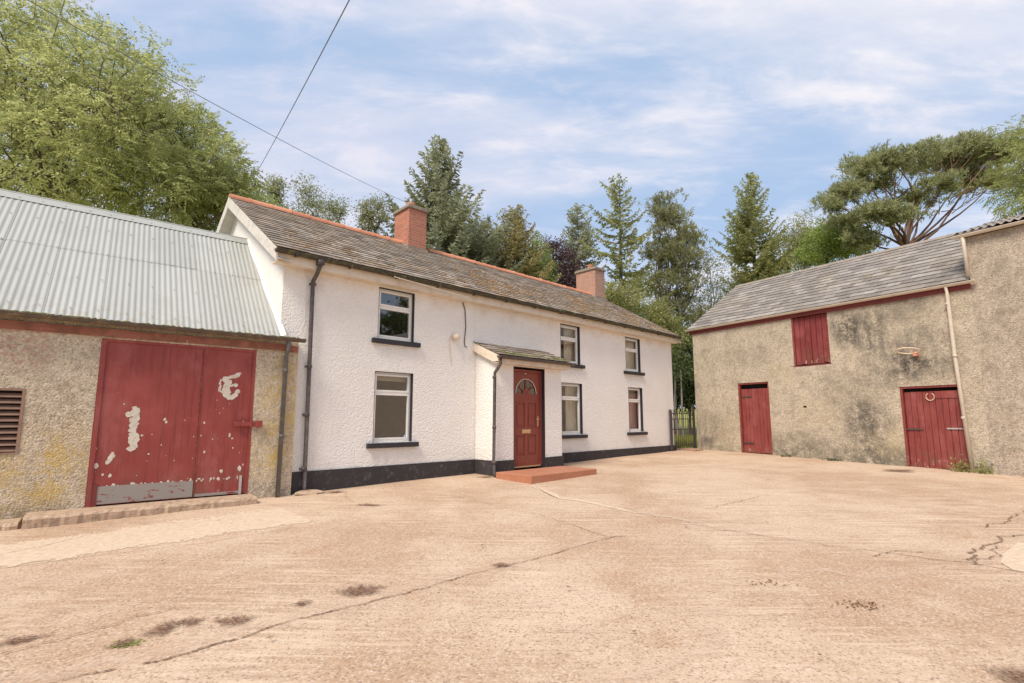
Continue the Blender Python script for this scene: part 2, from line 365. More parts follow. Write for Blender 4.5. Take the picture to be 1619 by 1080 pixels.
STEPM = MAT('terracotta painted step', lambda h: dict(c=h.mix(h.math('MULTIPLY', h.map(h.noise(h.coord(), 4, 6, .7), .45, .7), .5), (.42, .175, .10), (.50, .265, .165)), n=h.bump(h.noise(h.coord(), 60, 4), .25, .004)), .6, .35)
LAMPW = simple((.72, .62, .50), (.5, .4, .3), .3, 20, .4); LAMPW.name = 'yellowed lamp plastic'
CURT = MAT('cream curtain', lambda h: dict(c=(.78, .72, .60)), .9)
BLIND = MAT('dark interior', lambda h: dict(c=(.16, .13, .11)), .9)
INT = MAT('interior plaster', lambda h: dict(c=(.55, .47, .38)), .95)
DARK = MAT('dark gap', lambda h: dict(c=(.02, .017, .015)), .95)
def glass():
    m = bpy.data.materials.new('window glass'); m.use_nodes = True; nt = m.node_tree
    for n in list(nt.nodes): nt.nodes.remove(n)
    h = NT(nt); out = h.N.new('ShaderNodeOutputMaterial'); g = h.N.new('ShaderNodeBsdfGlossy'); g.inputs['Roughness'].default_value = .02
    g.inputs[0].default_value = (.85, .85, .85, 1)
    t = h.N.new('ShaderNodeBsdfTransparent'); t.inputs[0].default_value = (.86, .84, .80, 1)
    lw = h.N.new('ShaderNodeLayerWeight'); lw.inputs[0].default_value = .5
    f = h.math('ADD', h.math('MULTIPLY', h.math('POWER', lw.outputs['Facing'], 3.0), .75), .21)
    h.put(g.inputs['Normal'], h.bump(h.noise(h.coord(), 2.5, 2), .05, .01))
    mx = h.N.new('ShaderNodeMixShader'); h.put(mx.inputs[0], f); h.L.new(t.outputs[0], mx.inputs[1]); h.L.new(g.outputs[0], mx.inputs[2])
    h.L.new(mx.outputs[0], out.inputs[0]); return m
GLASS = glass()

def m_yard(h):
    c = h.coord(); X = h.sep(c)
    f = h.noise(c, 55, 5, .75); v = h.N.new('ShaderNodeTexVoronoi'); h.put(v.inputs[0], c); v.inputs['Scale'].default_value = 75
    sp = h.sep(v.outputs['Color'])[0]
    big = h.noise(c, .35, 5, .6); mid = h.noise(c, 1.7, 6, .68)
    col = h.mix(h.map(big, .40, .60), (.455, .305, .20), (.585, .435, .31))
    col = h.mix(h.math('MULTIPLY', h.map(mid, .5, .70), .50), col, (.65, .50, .36))
    col = h.mix(h.math('MULTIPLY', h.map(mid, .48, .34), .42), col, (.40, .235, .135))
    col = h.mix(h.math('MULTIPLY', h.map(sp, .70, .95), .60), col, (.66, .54, .43))
    col = h.mix(h.math('MULTIPLY', h.map(sp, .20, .04), .65), col, (.23, .145, .095))
    col = h.mix(h.math('MULTIPLY', h.map(f, .47, .36), .60), col, (.26, .165, .11))
    # brushed tamping ridges, one direction per bay
    w1 = h.noise(h.coord(scale=(1.1, 15, 1), rot=(0, 0, R(46))), 1, 4, .7)
    w2 = h.noise(h.coord(scale=(.7, 15, 1), rot=(0, 0, R(-22))), 1, 4, .7)
    bay = h.map(h.math('ADD', h.math('MULTIPLY', X[0], .95), h.math('MULTIPLY', X[1], .42)), 2.2, 4.2)
    wv = h.N.new('ShaderNodeMix'); wv.data_type = 'FLOAT'; h.put(wv.inputs[0], bay); h.put(wv.inputs[2], w1); h.put(wv.inputs[3], w2); wv = wv.outputs[0]
    patch = h.map(h.noise(c, .8, 4), .42, .62)
    st2 = h.noise(c, 28, 5, .8); col = h.mix(h.math('MULTIPLY', h.map(st2, .55, .70), .35), col, (.30, .19, .12)); col = h.mix(h.math('MULTIPLY', h.map(st2, .45, .30), .35), col, (.68, .55, .42))
    wp = h.math('MULTIPLY', h.map(wv, .50, .64), patch); col = h.mix(h.math('MULTIPLY', wp, .65), col, (.66, .51, .37))
    wd = h.math('MULTIPLY', h.map(wv, .48, .36), patch); col = h.mix(h.math('MULTIPLY', wd, .50), col, (.33, .215, .15))
    dots = h.math('LESS_THAN', h.noise(c, 13, 3, .6), .285); col = h.mix(h.math('MULTIPLY', dots, .45), col, (.22, .13, .085))
    b = h.math('ADD', h.math('ADD', h.math('MULTIPLY', f, .6), h.math('MULTIPLY', wv, .5)), h.math('MULTIPLY', mid, .8))
    return dict(c=col, n=h.bump(b, .55, .014))
YARD = MAT('pink brushed concrete', m_yard, .9, .25)
def ragged(c1, c2, k=1.0, sc=26, soft=.08, nz=1.9):
    def fn(h):
        c = h.coord('Object'); e = h.attr('edge'); n = h.noise(c, sc, 5, .75)
        a = h.map(h.math('ADD', e, h.math('MULTIPLY', h.math('SUBTRACT', n, .5), nz)), .42, .42 + soft, 0, k)
        return dict(c=h.mix(h.map(h.noise(c, sc * 2, 4, .7), .4, .6), c1, c2), a=a, n=h.bump(n, .8, .01))
    return fn
CRACK = MAT('dirt filled crack', ragged((.33, .20, .12), (.13, .08, .048), .92, 30, .5), .95)
DAMP = MAT('damp broken concrete', ragged((.36, .20, .125), (.07, .042, .03), .9, 26, .8), .9)
PALE = MAT('pale cement repair', ragged((.66, .51, .36), (.76, .61, .46), .8, 9, .06, .7), .9)
LIME = MAT('pale cement smear', ragged((.68, .51, .37), (.78, .61, .47), .5, 14, .9), .9)
def m_grass(h):
    c = h.coord(); return dict(c=h.mix(h.map(h.noise(c, 1.5, 6, .7), .35, .65), (.17, .19, .04), (.34, .33, .07)), n=h.bump(h.noise(c, 30, 4), 1, .05))
GRASS = MAT('meadow grass', m_grass)
STONE = simple((.47, .34, .24), (.22, .15, .10), .7, 9, .9, .3, .6, .012); STONE.name = 'worn kerb stone'
def leafm(name, a, b, cdark, t=.35, tc=None):
    def fn(h):
        tn = h.attr('tone'); col = h.ramp(tn, (0, cdark), (.5, a), (1, b))
        return dict(c=col, t=t, tc=h.mix(.5, col, tc or tuple(min(1, q * 1.6) for q in b)))
    return MAT(name, fn, .65, .25)
L_ASH = leafm('ash leaves', (.295, .33, .12), (.56, .565, .245), (.08, .10, .04), .5)
L_SPR = leafm('spruce needles', (.26, .275, .17), (.44, .45, .28), (.12, .13, .085), .42)
L_PINE = leafm('pine needles', (.26, .265, .14), (.42, .415, .21), (.12, .125, .07), .42)
L_SCOT = leafm('scots pine needles', (.31, .33, .17), (.48, .48, .24), (.15, .165, .09), .45)
L_GOLD = leafm('golden conifer scales', (.31, .27, .12), (.46, .40, .18), (.17, .155, .07), .4)
L_BRI = leafm('bright young leaves', (.26, .33, .09), (.41, .48, .14), (.14, .19, .055), .5)
L_YEL = leafm('larch needles', (.27, .285, .11), (.45, .44, .18), (.13, .145, .06), .42)
L_PUR = leafm('copper beech leaves', (.12, .075, .085), (.19, .12, .125), (.06, .042, .05), .25)
L_DRK = leafm('laurel leaves', (.07, .095, .035), (.17, .20, .06), (.035, .045, .02), .3)
L_OLV = leafm('willow leaves', (.26, .275, .14), (.40, .41, .21), (.15, .165, .085), .45)
def m_bark(h):
    c = h.coord(scale=(6, 6, 1.5)); n = h.noise(c, 2, 5, .7); return dict(c=h.mix(n, (.08, .062, .05), (.22, .175, .14)), n=h.bump(n, .8, .03))
BARK = MAT('bark', m_bark)
BARKR = MAT('pine bark', lambda h: dict(c=h.mix(h.noise(h.coord(scale=(4, 4, 1)), 2, 5, .7), (.10, .065, .05), (.27, .16, .11))))
BARKP = MAT('pale bark', lambda h: dict(c=h.mix(h.noise(h.coord(scale=(3, 3, 1)), 3, 5, .7), (.17, .14, .13), (.36, .31, .28))))
MOSS = MAT('orange moss', lambda h: dict(c=h.mix(h.attr('tone'), (.20, .13, .045), (.40, .20, .065)), n=h.bump(h.noise(h.coord(), 60, 4), .8, .01)), .95)
GMOSS = MAT('green moss', lambda h: dict(c=h.mix(h.attr('tone'), (.09, .10, .03), (.20, .20, .06)), n=h.bump(h.noise(h.coord(), 60, 4), .8, .01)), .95)
WIRE = simple((.16, .16, .18), None, .2, 5)
SLABM = simple((.40, .23, .15), (.20, .12, .09), .6, 6, .9)

# ------------------------------------------------------------------ ground
def inside(x, y, P):
    c = False; n = len(P)
    for i in range(n):
        x0, y0 = P[i]; x1, y1 = P[(i + 1) % n]
        if (y0 > y) != (y1 > y) and x < (x1 - x0) * (y - y0) / (y1 - y0) + x0: c = not c
    return c
YP = [(-16, -12), (26, -12), (26, -9), (16.2, 5.6), (7.0, 19.3), (5.55, 18.2), (-4.2, 9.1), (-12.6, 2.6), (-16, 0)]
def make_yard():
    st = .2; x0, y0 = -16, -12; nx, ny = 211, 158
    idx = {}; v = []; f = []
    def vid(i, j):
        if (i, j) not in idx:
            idx[(i, j)] = len(v); X = x0 + i * st; Y = y0 + j * st; v.append((X, Y, gz(X, Y)))
        return idx[(i, j)]
    for i in range(nx):
        for j in range(ny):
            if inside(x0 + (i + .5) * st, y0 + (j + .5) * st, YP): f.append((vid(i, j), vid(i + 1, j), vid(i + 1, j + 1), vid(i, j + 1)))
    nyf = len(f); mi = [0] * nyf; E = [1.] * len(v)
    rng = random.Random(4)
    lift = [.004]
    def ribbon(path, wfun, m, jit=.02, step=.035):
        pts = []
        for a, b in zip(path[:-1], path[1:]):
            a = Vector(a); b = Vector(b); n = max(1, int((b - a).length / step))
            pts += [a.lerp(b, k / n) for k in range(n)]
        pts.append(Vector(path[-1]))
        off = 0; k0 = len(v); n = len(pts)
        for i, p in enumerate(pts):
            d = (pts[min(i + 1, n - 1)] - pts[max(i - 1, 0)]).normalized(); nn = Vector((-d.y, d.x))
            off = off * .82 + rng.gauss(0, jit); q = p + nn * off; w_ = wfun(i / (n - 1)) * (rng.uniform(.65, 1.35) if m < 3 else rng.uniform(.97, 1.03))
            for s_, e in ((-1, 0), (0, 1), (1, 0)):
                r = q + nn * w_ * s_; v.append((r.x, r.y, gz(r.x, r.y) + lift[0])); E.append(e)
        gp = rng.random() * 9
        for i in range(n - 1):
            if m == 1 and math.sin(i * .13 + gp) + .8 * math.sin(i * .047 + gp * 2) > 1.68: continue
            for s_ in (0, 1):
                a = k0 + i * 3 + s_; f.append((a, a + 3, a + 4, a + 1)); mi.append(m)
        lift[0] += .0004
    def patch(P, m, grow=1.15, nseg=26, flat=False):
        cx = sum(p[0] for p in P) / len(P); cy = sum(p[1] for p in P) / len(P)
        per = []
        for a, b in zip(P, P[1:] + P[:1]):
            k = max(2, nseg // len(P)); per += [(a[0] + (b[0] - a[0]) * t / k, a[1] + (b[1] - a[1]) * t / k) for t in range(k)]
        rings = ((1.0, 0), (.9, 1), (.5, 1)) if flat else ((1.0, 0), (.62, .62), (.3, .95))
        k0 = len(v); n = len(per)
        for rr, e in rings:
            for p in per:
                X = cx + (p[0] - cx) * rr * grow; Y = cy + (p[1] - cy) * rr * grow; v.append((X, Y, gz(X, Y) + lift[0])); E.append(e)
        v.append((cx, cy, gz(cx, cy) + lift[0])); E.append(1.1)
        for q in range(2):
            for i in range(n):
                j = (i + 1) % n; f.append((k0 + q * n + i, k0 + q * n + j, k0 + (q + 1) * n + j, k0 + (q + 1) * n + i)); mi.append(m)
        for i in range(n): f.append((k0 + 2 * n + i, k0 + 2 * n + (i + 1) % n, len(v) - 1)); mi.append(m)
        lift[0] += .0004
    A = [(-3.2, 2.4), (-2.47, 2.95), (-2.22, 3.1), (-1.96, 3.27), (-1.76, 3.47), (-1.67, 3.61), (-1.53, 3.73), (-1.22, 3.96), (-1.03, 4.12), (-.86, 4.25), (-.59, 4.52), (-.37, 4.76), (-.12, 4.95), (.32, 5.29), (.61, 5.57), (1.09, 5.99), (1.3, 6.11)]
    Bp = [(.43, 9.92), (.58, 9.34), (.79, 8.53), (1.2, 8.16), (1.48, 7.77), (1.8, 7.37), (2.18, 7.14), (2.41, 6.8), (2.66, 6.44), (3.04, 6.11), (3.42, 5.77), (3.87, 5.51), (4.17, 5.31), (4.48, 5.15), (4.66, 4.96), (4.9, 4.7), (5.6, 4.1), (7, 3)]
    # pale repair strip in front of the shed (two pours)
    ribbon([(-7.6, 4.0), (-6.4, 4.65), (-5.1, 5.25), (-4.58, 5.72), (-3.79, 6.45), (-3.02, 7.22)], lambda t: .75 + .35 * t, 3, .001, .15)
    ribbon([(-6.6, 4.1), (-4.72, 4.86), (-4.16, 5.25), (-3.34, 5.75), (-2.66, 6.5), (-2.5, 6.75)], lambda t: .008, 1, .003, .05); ribbon([(-5.26, 5.0), (-5.0, 5.6), (-4.9, 6.1)], lambda t: .008, 1, .004, .05)
    ribbon([(p[0] - .05, p[1] + .08) for p in A], lambda t: .26, 4, .03, .08)
    ribbon(Bp[:9], lambda t: .11 - .04 * t, 3, .008, .05); ribbon(Bp[5:], lambda t: .07, 4, .02, .06)
    ribbon([(2.2, 6.5), (3.2, 7.2), (4.6, 7.7), (6.4, 7.6)], lambda t: .28, 4, .05, .08); ribbon([(1.6, 4.4), (2.6, 4.9), (3.6, 5.0)], lambda t: .25, 4, .06, .1); ribbon([(.4, 3.0), (1.2, 3.4), (1.6, 4.2)], lambda t: .2, 4, .06, .1)
    patch([(5.1, 5.45), (4.79, 5.16), (4.67, 4.91), (5.2, 4.5), (6.2, 5.6), (5.7, 5.9)], 3, 1.0, 40, True)
    ribbon(A, lambda t: (.019 - .006 * t) * (.45 + .75 * abs(math.sin(t * 31 + 2 * math.sin(t * 13)))), 1, .006, .018)
    ribbon([(.43, 9.92), (.50, 9.4), (.74, 8.5)], lambda t: .018, 1, .006); ribbon(Bp[4:], lambda t: .013, 1, .008)
    ribbon([(.73, 6.66), (.93, 6.34), (1.1, 6.05), (1.33, 6.08)], lambda t: .012, 1, .01)
    ribbon([(-.9, 8.6), (-.3, 7.9), (.3, 7.3), (.73, 6.66)], lambda t: .007, 1, .01)
    ribbon([(2.88, 7.71), (3.52, 8.21), (4.21, 8.79)], lambda t: .012, 1, .01)
    ribbon([(3.68, 5.35), (4.0, 5.5), (4.32, 5.49)], lambda t: .016, 1, .012)
    ribbon([(6.0, 6.60), (6.62, 6.96), (7.6, 7.7)], lambda t: .022, 1, .015)
    ribbon([(4.5, 5.05), (4.63, 5.26), (5.16, 5.72), (5.73, 6.13), (6.4, 6.4)], lambda t: .028, 1, .022)
    ribbon([(4.55, 5.2), (4.9, 5.35), (5.3, 5.8)], lambda t: .018, 1, .025)
    ribbon([(-3.3, 2.95), (-2.9, 3.5), (-2.5, 3.9)], lambda t: .012, 1, .02)
    ribbon([(-2.9, 9.0), (-2.7, 8.4), (-2.45, 8.1)], lambda t: .007, 1, .012)
    for P in ([(-1.42, 4.27), (-1.28, 4.41), (-1.08, 4.38), (-1.10, 4.24), (-1.25, 4.17)], [(-2.06, 3.70), (-1.98, 3.79), (-1.83, 3.77), (-1.84, 3.66), (-1.94, 3.62)],
              [(-2.42, 3.50), (-2.40, 3.67), (-2.34, 3.70), (-2.27, 3.60), (-2.28, 3.48)], [(-2.34, 3.66), (-2.26, 3.76), (-2.16, 3.74), (-2.18, 3.62)], [(-1.66, 3.99), (-1.62, 4.07), (-1.54, 4.06), (-1.56, 3.96)],
              [(-3.3, 3.3), (-3.22, 3.45), (-3.02, 3.50), (-3.1, 3.38)], [(-2.53, 3.31), (-2.48, 3.44), (-2.4, 3.42), (-2.41, 3.33)], [(-2.4, 7.85), (-2.24, 7.97), (-1.94, 7.88), (-2.09, 7.79)],
              [(2.72, 2.9), (2.76, 3.10), (2.95, 3.12), (3.1, 2.9)], [(8.9, 12.25), (9.2, 12.6), (9.75, 12.5), (9.3, 12.0)], [(-.2, 4.98), (-.1, 5.05), (.02, 5.0), (-.08, 4.93)],
              [(-3.25, 8.95), (-3.05, 9.1), (-2.9, 9.0), (-3.1, 8.85)], [(-.75, 10.9), (-.5, 11.1), (-.35, 10.95), (-.6, 10.8)]):
        patch(P, 2, 1.9, 30)
    for k in range(70):                      # small pits and debris spots
        X = rng.uniform(-4, 8); Y = rng.uniform(2.6, 12)
        if not inside(X, Y, YP): continue
        r = rng.uniform(.012, .04); patch([(X - r, Y - r * .6), (X - r * .3, Y + r), (X + r, Y + r * .5), (X + r * .4, Y - r)], 2, 1.1, 12)
    me = bpy.data.meshes.new('yard'); me.from_pydata(v, [], f)
    for m in (YARD, CRACK, DAMP, PALE, LIME): me.materials.append(m)
    me.polygons.foreach_set('material_index', mi)
    at = me.attributes.new('edge', 'FLOAT', 'POINT'); at.data.foreach_set('value', E)
    me.polygons.foreach_set('use_smooth', [True] * len(f)); me.update()
    o = bpy.data.objects.new('yard', me); COL.objects.link(o); tag(o, kind='structure')
make_yard()
mb = MB(); S_ = 700; mb.face([(x, y, -.0006 - .00465 * x + .02453 * y - .06) for x, y in ((-S_, -S_), (S_, -S_), (S_, S_), (-S_, S_))])
tag(mb.build('ground', GRASS), kind='structure')

# ------------------------------------------------------------------ building helpers
def wall_holes(mb, x0, x1, z0, z1, holes, y=0, depth=.12, mi=0, rmi=None):
    xs = sorted({x0, x1, *[q for h_ in holes for q in h_[:2]]}); zs = sorted({z0, z1, *[q for h_ in holes for q in h_[2:4]]})
    for a, b in zip(xs[:-1], xs[1:]):
        for c, d in zip(zs[:-1], zs[1:]):
            mx, mz = (a + b) / 2, (c + d) / 2
            if any(h_[0] < mx < h_[1] and h_[2] < mz < h_[3] for h_ in holes): continue
            mb.face([(a, y, c), (b, y, c), (b, y, d), (a, y, d)], mi)
    r = mi if rmi is None else rmi
    for (a, b, c, d) in [h_[:4] for h_ in holes]:
        Y = y + depth
        mb.face([(a, y, c), (a, y, d), (a, Y, d), (a, Y, c)], r); mb.face([(b, y, d), (b, y, c), (b, Y, c), (b, Y, d)], r)
        mb.face([(a, y, d), (b, y, d), (b, Y, d), (a, Y, d)], r); mb.face([(a, y, c), (a, Y, c), (b, Y, c), (b, y, c)], r)

def slate_roof(mb, x0, x1, eave, ridge, w_, expo, seed, cut=None, thick=.012, jag=.006):
    rng = random.Random(seed); ex = Vector((0, eave[0], eave[1])); rx = Vector((0, ridge[0], ridge[1]))
    d = (rx - ex); Lr = d.length; d.normalize(); nrm = Vector((0, -d.z, d.y)) if d.y > 0 else Vector((0, d.z, -d.y))
    if nrm.z < 0: nrm = -nrm
    rows = int(math.ceil(Lr / expo)); drift = [rng.uniform(-.15, .15) for _ in range(400)]
    for r in range(rows):
        a = r * expo; b = min(a + expo * 1.25, Lr); x = x0 - (w_ * .5 if r % 2 else 0); col = 0
        while x < x1 - .01:
            xa = max(x, x0); xb = min(x + w_ - .004, x1)
            if xb - xa > .02:
                j = rng.gauss(0, jag); dz = rng.gauss(0, .0022); dz2 = rng.gauss(0, .0022)
                lift = thick + .012
                P = []
                for (X, t, l) in ((xa, a + j, lift + dz), (xb, a + j + rng.gauss(0, .003), lift + dz2), (xb, b, .002), (xa, b, .002)):
                    q = ex + d * t + nrm * (l - thick); P.append((X, q.y, q.z))
                for (X, t, l) in ((xa, a + j, lift + dz), (xb, a + j, lift + dz2), (xb, b, .002), (xa, b, .002)):
                    q = ex + d * t + nrm * l; P.append((X, q.y, q.z))
                tone = min(1, max(0, .5 + rng.gauss(0, .26) + drift[r] * .5))
                if rng.random() < .04: tone = 1
                mb.hexa(P, 0, tone)
            x += w_
def moss_on(name, mat, parent, eave, ridge, n, seed, x0, x1, band=(0, 1), cl=(.04, .10), cluster=14):
    rng = random.Random(seed); mb = MB(); ex = Vector((0, *eave)); d = Vector((0, *ridge)) - ex
    cs = [(rng.uniform(x0, x1), rng.betavariate(1.3, 2.0) * (band[1] - band[0]) + band[0]) for _ in range(max(1, n // cluster))]
    for k in range(n):
        c = rng.choice(cs); X = c[0] + rng.gauss(0, .28); t = c[1] + rng.gauss(0, .05)
        if not (x0 < X < x1 and .01 < t < .97): continue
        q = ex + d * t; r = rng.uniform(*cl) * .5
        mb.lump((X, q.y, q.z + .014), (r * rng.uniform(.8, 2.0), r, r * .7), rng, 0, rng.random(), 6, 2)
    o = mb.build(name, mat, parent, True); o['kind'] = 'stuff'; return o
def gutter(mb, x0, x1, y, z, r=.055, sides=8):
    """open half-round channel"""
    for sgn, rr in ((1, r), (1, r - .008)):
        pts = [(y + rr * math.cos(t), z - rr * math.sin(t)) for t in [math.pi * k / sides for k in range(sides + 1)]]
        for a, b in zip(pts[:-1], pts[1:]): mb.face([(x0, *a), (x1, *a), (x1, *b), (x0, *b)])
    for X in (x0, x1): mb.face([(X, y + r * math.cos(t), z - r * math.sin(t)) for t in [math.pi * k / sides for k in range(sides + 1)]])
    mb.box(x0, x1, y - r - .006, y - r + .006, z - .008, z + .006); mb.box(x0, x1, y + r - .006, y + r + .004, z - .008, z + .004)

# ------------------------------------------------------------------ white house
house = empty('farmhouse', *HOUSE, 'long white pebbledashed farmhouse with black plinth, slate roof and two chimneys', 'house')
HX0, HX1, HD = -4.38, 8.97, 6.3
WZ = 4.22
wins = [(-2.53, -1.70, 3.10, 4.14, 'UL'), (2.98, 3.82, 3.03, 4.12, 'UM'), (6.10, 6.94, 3.01, 4.10, 'UR'),
        (-2.56, -1.69, 1.05, 2.44, 'LL'), (3.00, 3.88, 1.08, 2.49, 'LM'), (6.19, 6.99, 1.10, 2.50, 'LR')]
mb = MB()
PR0, PR1, PN = 0.0, 2.18, -.70
wall_holes(mb, HX0, HX1, -.3, WZ, [w_[:4] for w_ in wins], 0, .09)
mb.face([(HX1, 0, -.3), (HX1, HD, -.3), (HX1, HD, WZ), (HX1, 3.15, 6.36), (HX1, 0, WZ)])
mb.face([(HX0, HD, -.3), (HX1, HD, -.3), (HX1, HD, WZ), (HX0, HD, WZ)])
mb.face([(HX0, 0, -.3), (HX0, HD, -.3), (HX0, HD, WZ), (HX0, 3.15, 6.36), (HX0, 0, WZ)], 1)
mb.box(HX0 + .2, HX1 - .2, .3, HD - .2, 2.62, 2.80, 2)       # upper floor
mb.box(HX0 + .2, HX1 - .2, .3, HD - .2, .34, .42, 2)
mb.box(HX0 + .2, HX1 - .2, .25, HD - .2, 4.30, 4.34, 2)
for X in (-4.2, -.6, 2.2, 5.0, 8.6): mb.box(X, X + .1, .3, HD - .2, .42, 4.2, 2)
mb.box(HX0 + .2, HX1 - .2, 3.6, 3.7, .42, 4.28, 2)
mb.build('wall', [WHITE, SMOOTHW, INT], house)
for a, b in ((HX0 - .015, PR0 - .02), (PR1 + .02, HX1 + .06)):      # plinth, broken where the porch stands
    mb = MB(); mb.box(a, b, -.028, .05, -.3, .60)
    if a > 0: mb.box(HX1, HX1 + .03, .05, HD, -.3, .60)
    mb.build('plinth', PLINTH, house)

def window(x0, x1, z0, z1, code):
    root = None; f = MB(); y0, y1 = .085, .15; t = .055
    f.box(x0, x1, y0, y1, z0, z0 + t + .01); f.box(x0, x1, y0, y1, z1 - t, z1); f.box(x0, x0 + t, y0, y1, z0 + t + .01, z1 - t); f.box(x1 - t, x1, y0, y1, z0 + t + .01, z1 - t)
    zm = z1 - (z1 - z0) * (.36 if z1 > 3 else .30)
    f.box(x0 + t, x1 - t, y0, y1, zm - .03, zm + .03)
    # opening sashes, proud of the frame
    def sash(a, b, c, d, w_=.045):
        Y = y0 - .018
        f.box(a, b, Y, y0 + .03, c, c + w_); f.box(a, b, Y, y0 + .03, d - w_, d); f.box(a, a + w_, Y, y0 + .03, c + w_, d - w_); f.box(b - w_, b, Y, y0 + .03, c + w_, d - w_)
    sash(x0 + t - .012, x1 - t + .012, zm + .018, z1 - t + .012, .038); sash(x0 + t - .012, x1 - t + .012, z0 + t, zm - .018, .03)
    fr = f.build('window', UPVC, house, bevel=.004)
    p = MB(); p.face([(x0 + t, y0 + .02, z0 + t), (x1 - t, y0 + .02, z0 + t), (x1 - t, y0 + .02, zm), (x0 + t, y0 + .02, zm)])
    p.face([(x0 + t, y0 + .02, zm), (x1 - t, y0 + .02, zm), (x1 - t, y0 + .02, z1 - t), (x0 + t, y0 + .02, z1 - t)]); p.build('pane', GLASS, fr)
    s = MB(); s.box(x0 - .13, x1 + .13, -.085, .084, z0 - .105, z0 - .012); s.build('sill', BLACK, fr, bevel=.008)
    r = MB()   # black painted reveal on three sides
    r.box(x0, x0 + .006, -.004, .084, z0 - .01, z1); r.box(x1 - .006, x1, -.004, .084, z0 - .01, z1); r.box(x0 + .006, x1 - .006, -.004, .084, z1 - .006, z1)
    r.build('reveal', BLACK, fr)
    c = MB(); Y = .26       # net curtain or blind inside
    if code in ('UM', 'LM'):
        k = x0 + (x1 - x0) * .52; n = 12
        pts = [(k + (x1 + .1 - k) * i / n, Y + .025 * (i % 2)) for i in range(n + 1)]
        for a, b in zip(pts[:-1], pts[1:]): c.face([(a[0], a[1], z0), (b[0], b[1], z0), (b[0], b[1], z1), (a[0], a[1], z1)])
        c.build('curtain', CURT, fr)
    elif code in ('UR', 'LL', 'LR'):
        zz_ = z1 - (.30 if code != 'LL' else .16); n = 7
        for i in range(n): a = zz_ + (z1 - zz_) * i / n; c.box(x0, x1, Y, Y + .02, a, a + (z1 - zz_) / n - .006)
        if code != 'LL':
            n = 10; pts = [(x0 + (x1 + .1 - x0) * (.45 + .55 * i / n), Y + .05 + .02 * (i % 2)) for i in range(n + 1)]
            for a, b in zip(pts[:-1], pts[1:]): c.face([(a[0], a[1], z0), (b[0], b[1], z0), (b[0], b[1], z1), (a[0], a[1], z1)])
        c.build('curtain', CURT, fr)
    return fr
for w_ in wins:
    fr = window(*w_)
# small sticker in the lower corner of the nearest ground floor pane
mb = MB(); mb.box(-1.815, -1.775, .098, .101, 1.14, 1.18); mb.build('sticker', simple((.5, .62, .75)), [o for o in COL.objects if o.name.startswith('window')][3])

# roof
EV, RG = (-.30, 4.40), (3.15, 6.44)
SX0, SX1 = -4.60, 9.12
BK = (6.60, 4.40)
mb = MB(); slate_roof(mb, SX0, SX1, EV, RG, .27, .20, 1, jag=.010, thick=.011); slate_roof(mb, SX0, SX1, BK, RG, .27, .20, 2)
roof = mb.build('roof', SLATE, house)
mb = MB()     # boarding under the slates
for a in (EV, BK):
    s_ = -1 if a is BK else 1
    mb.prism([(a[0] + .02 * s_, a[1] - .03), (RG[0], RG[1] - .025), (RG[0], RG[1] - .08), (a[0] + .02 * s_, a[1] - .07)], SX0 + .03, SX1 - .03)
mb.build('roof_boarding', BARGE, roof)
mb = MB(); rng = random.Random(9); x = SX0; L_ = .44      # ridge tiles
segs = []; tiles = [MB(), MB()]
while x < SX1 - .1: segs.append((x, min(x + L_, SX1))); x += L_
for (a, b) in segs:
    if -.12 < (a + b) / 2 < .55 or a > 8.35: continue
    r = .125; n = 8; dz = rng.gauss(0, .004); T = rng.random()
    for rr, a0, b0 in ((r, a, b - .01), (r + .012, b - .05, b + .01)):
        pr = [(RG[0] + rr * math.cos(t), RG[1] - .045 + dz + rr * math.sin(t)) for t in [math.pi * k / n for k in range(n + 1)]]
        tiles[a > 0].prism(pr, a0, b0, 'x', 0, T)
for mb in tiles: mb.build('ridge_tiles', TERR, roof)
moss_on('moss', MOSS, roof, EV, RG, 1500, 5, .3, 8.9, (.02, .80), (.022, .06), 7)
moss_on('moss', MOSS, roof, EV, RG, 380, 6, -4.4, 2, (.0, .6), (.025, .05), 9)
mb = MB()  # lead/mortar flashing round chimneys, thin metal at verge
mb.box(SX0 - .004, SX0 + .05, 3.05, 3.25, 6.40, 6.46)
mb.build('verge_mortar', CAPST, roof)
# bargeboards on both gables, both slopes
for X in (SX0 - .012, SX1 - .012):
    for e in (EV, BK):
        mb = MB(); mb.prism([(e[0] + (.02 if e is EV else -.02), e[1] - .02), (RG[0], RG[1] - .012), (RG[0], RG[1] - .25), (e[0] + (.02 if e is EV else -.02), e[1] - .24)], X, X + .025); mb.build('bargeboard', BARGE, house)
for (a, b) in ((SX0 + .013, HX0), (HX1, SX1 - .012)):
    mb = MB(); mb.prism([(EV[0], EV[1] - .19), (RG[0], RG[1] - .19), (BK[0], BK[1] - .19), (BK[0], BK[1] - .20), (RG[0], RG[1] - .20), (EV[0], EV[1] - .20)], a, b)
    mb.build('gable_soffit', BARGE, house)
mb = MB(); mb.box(SX0 + .013, SX1 - .012, -.215, -.19, 4.17, 4.345); mb.box(SX0 + .013, SX1 - .012, -.19, -.001, 4.17, 4.185)
mb.box(SX0 + .013, SX1 - .012, HD + .19, HD + .215, 4.17, 4.345)
mb.build('fascia', CREAM, house)
mb = MB(); gutter(mb, SX0 - .03, SX1 + .02, -.285, 4.375, .062)
for k in range(14): X = -4.3 + k; mb.box(X, X + .03, -.352, -.22, 4.305, 4.38)
gt = mb.build('gutter', MOSSG, house)
moss_on('moss', GMOSS, gt, (-.345, 4.34), (-.23, 4.40), 500, 12, -4.2, 9.0, (0, .9), (.02, .05), 10)
mb = MB(); X = -3.86
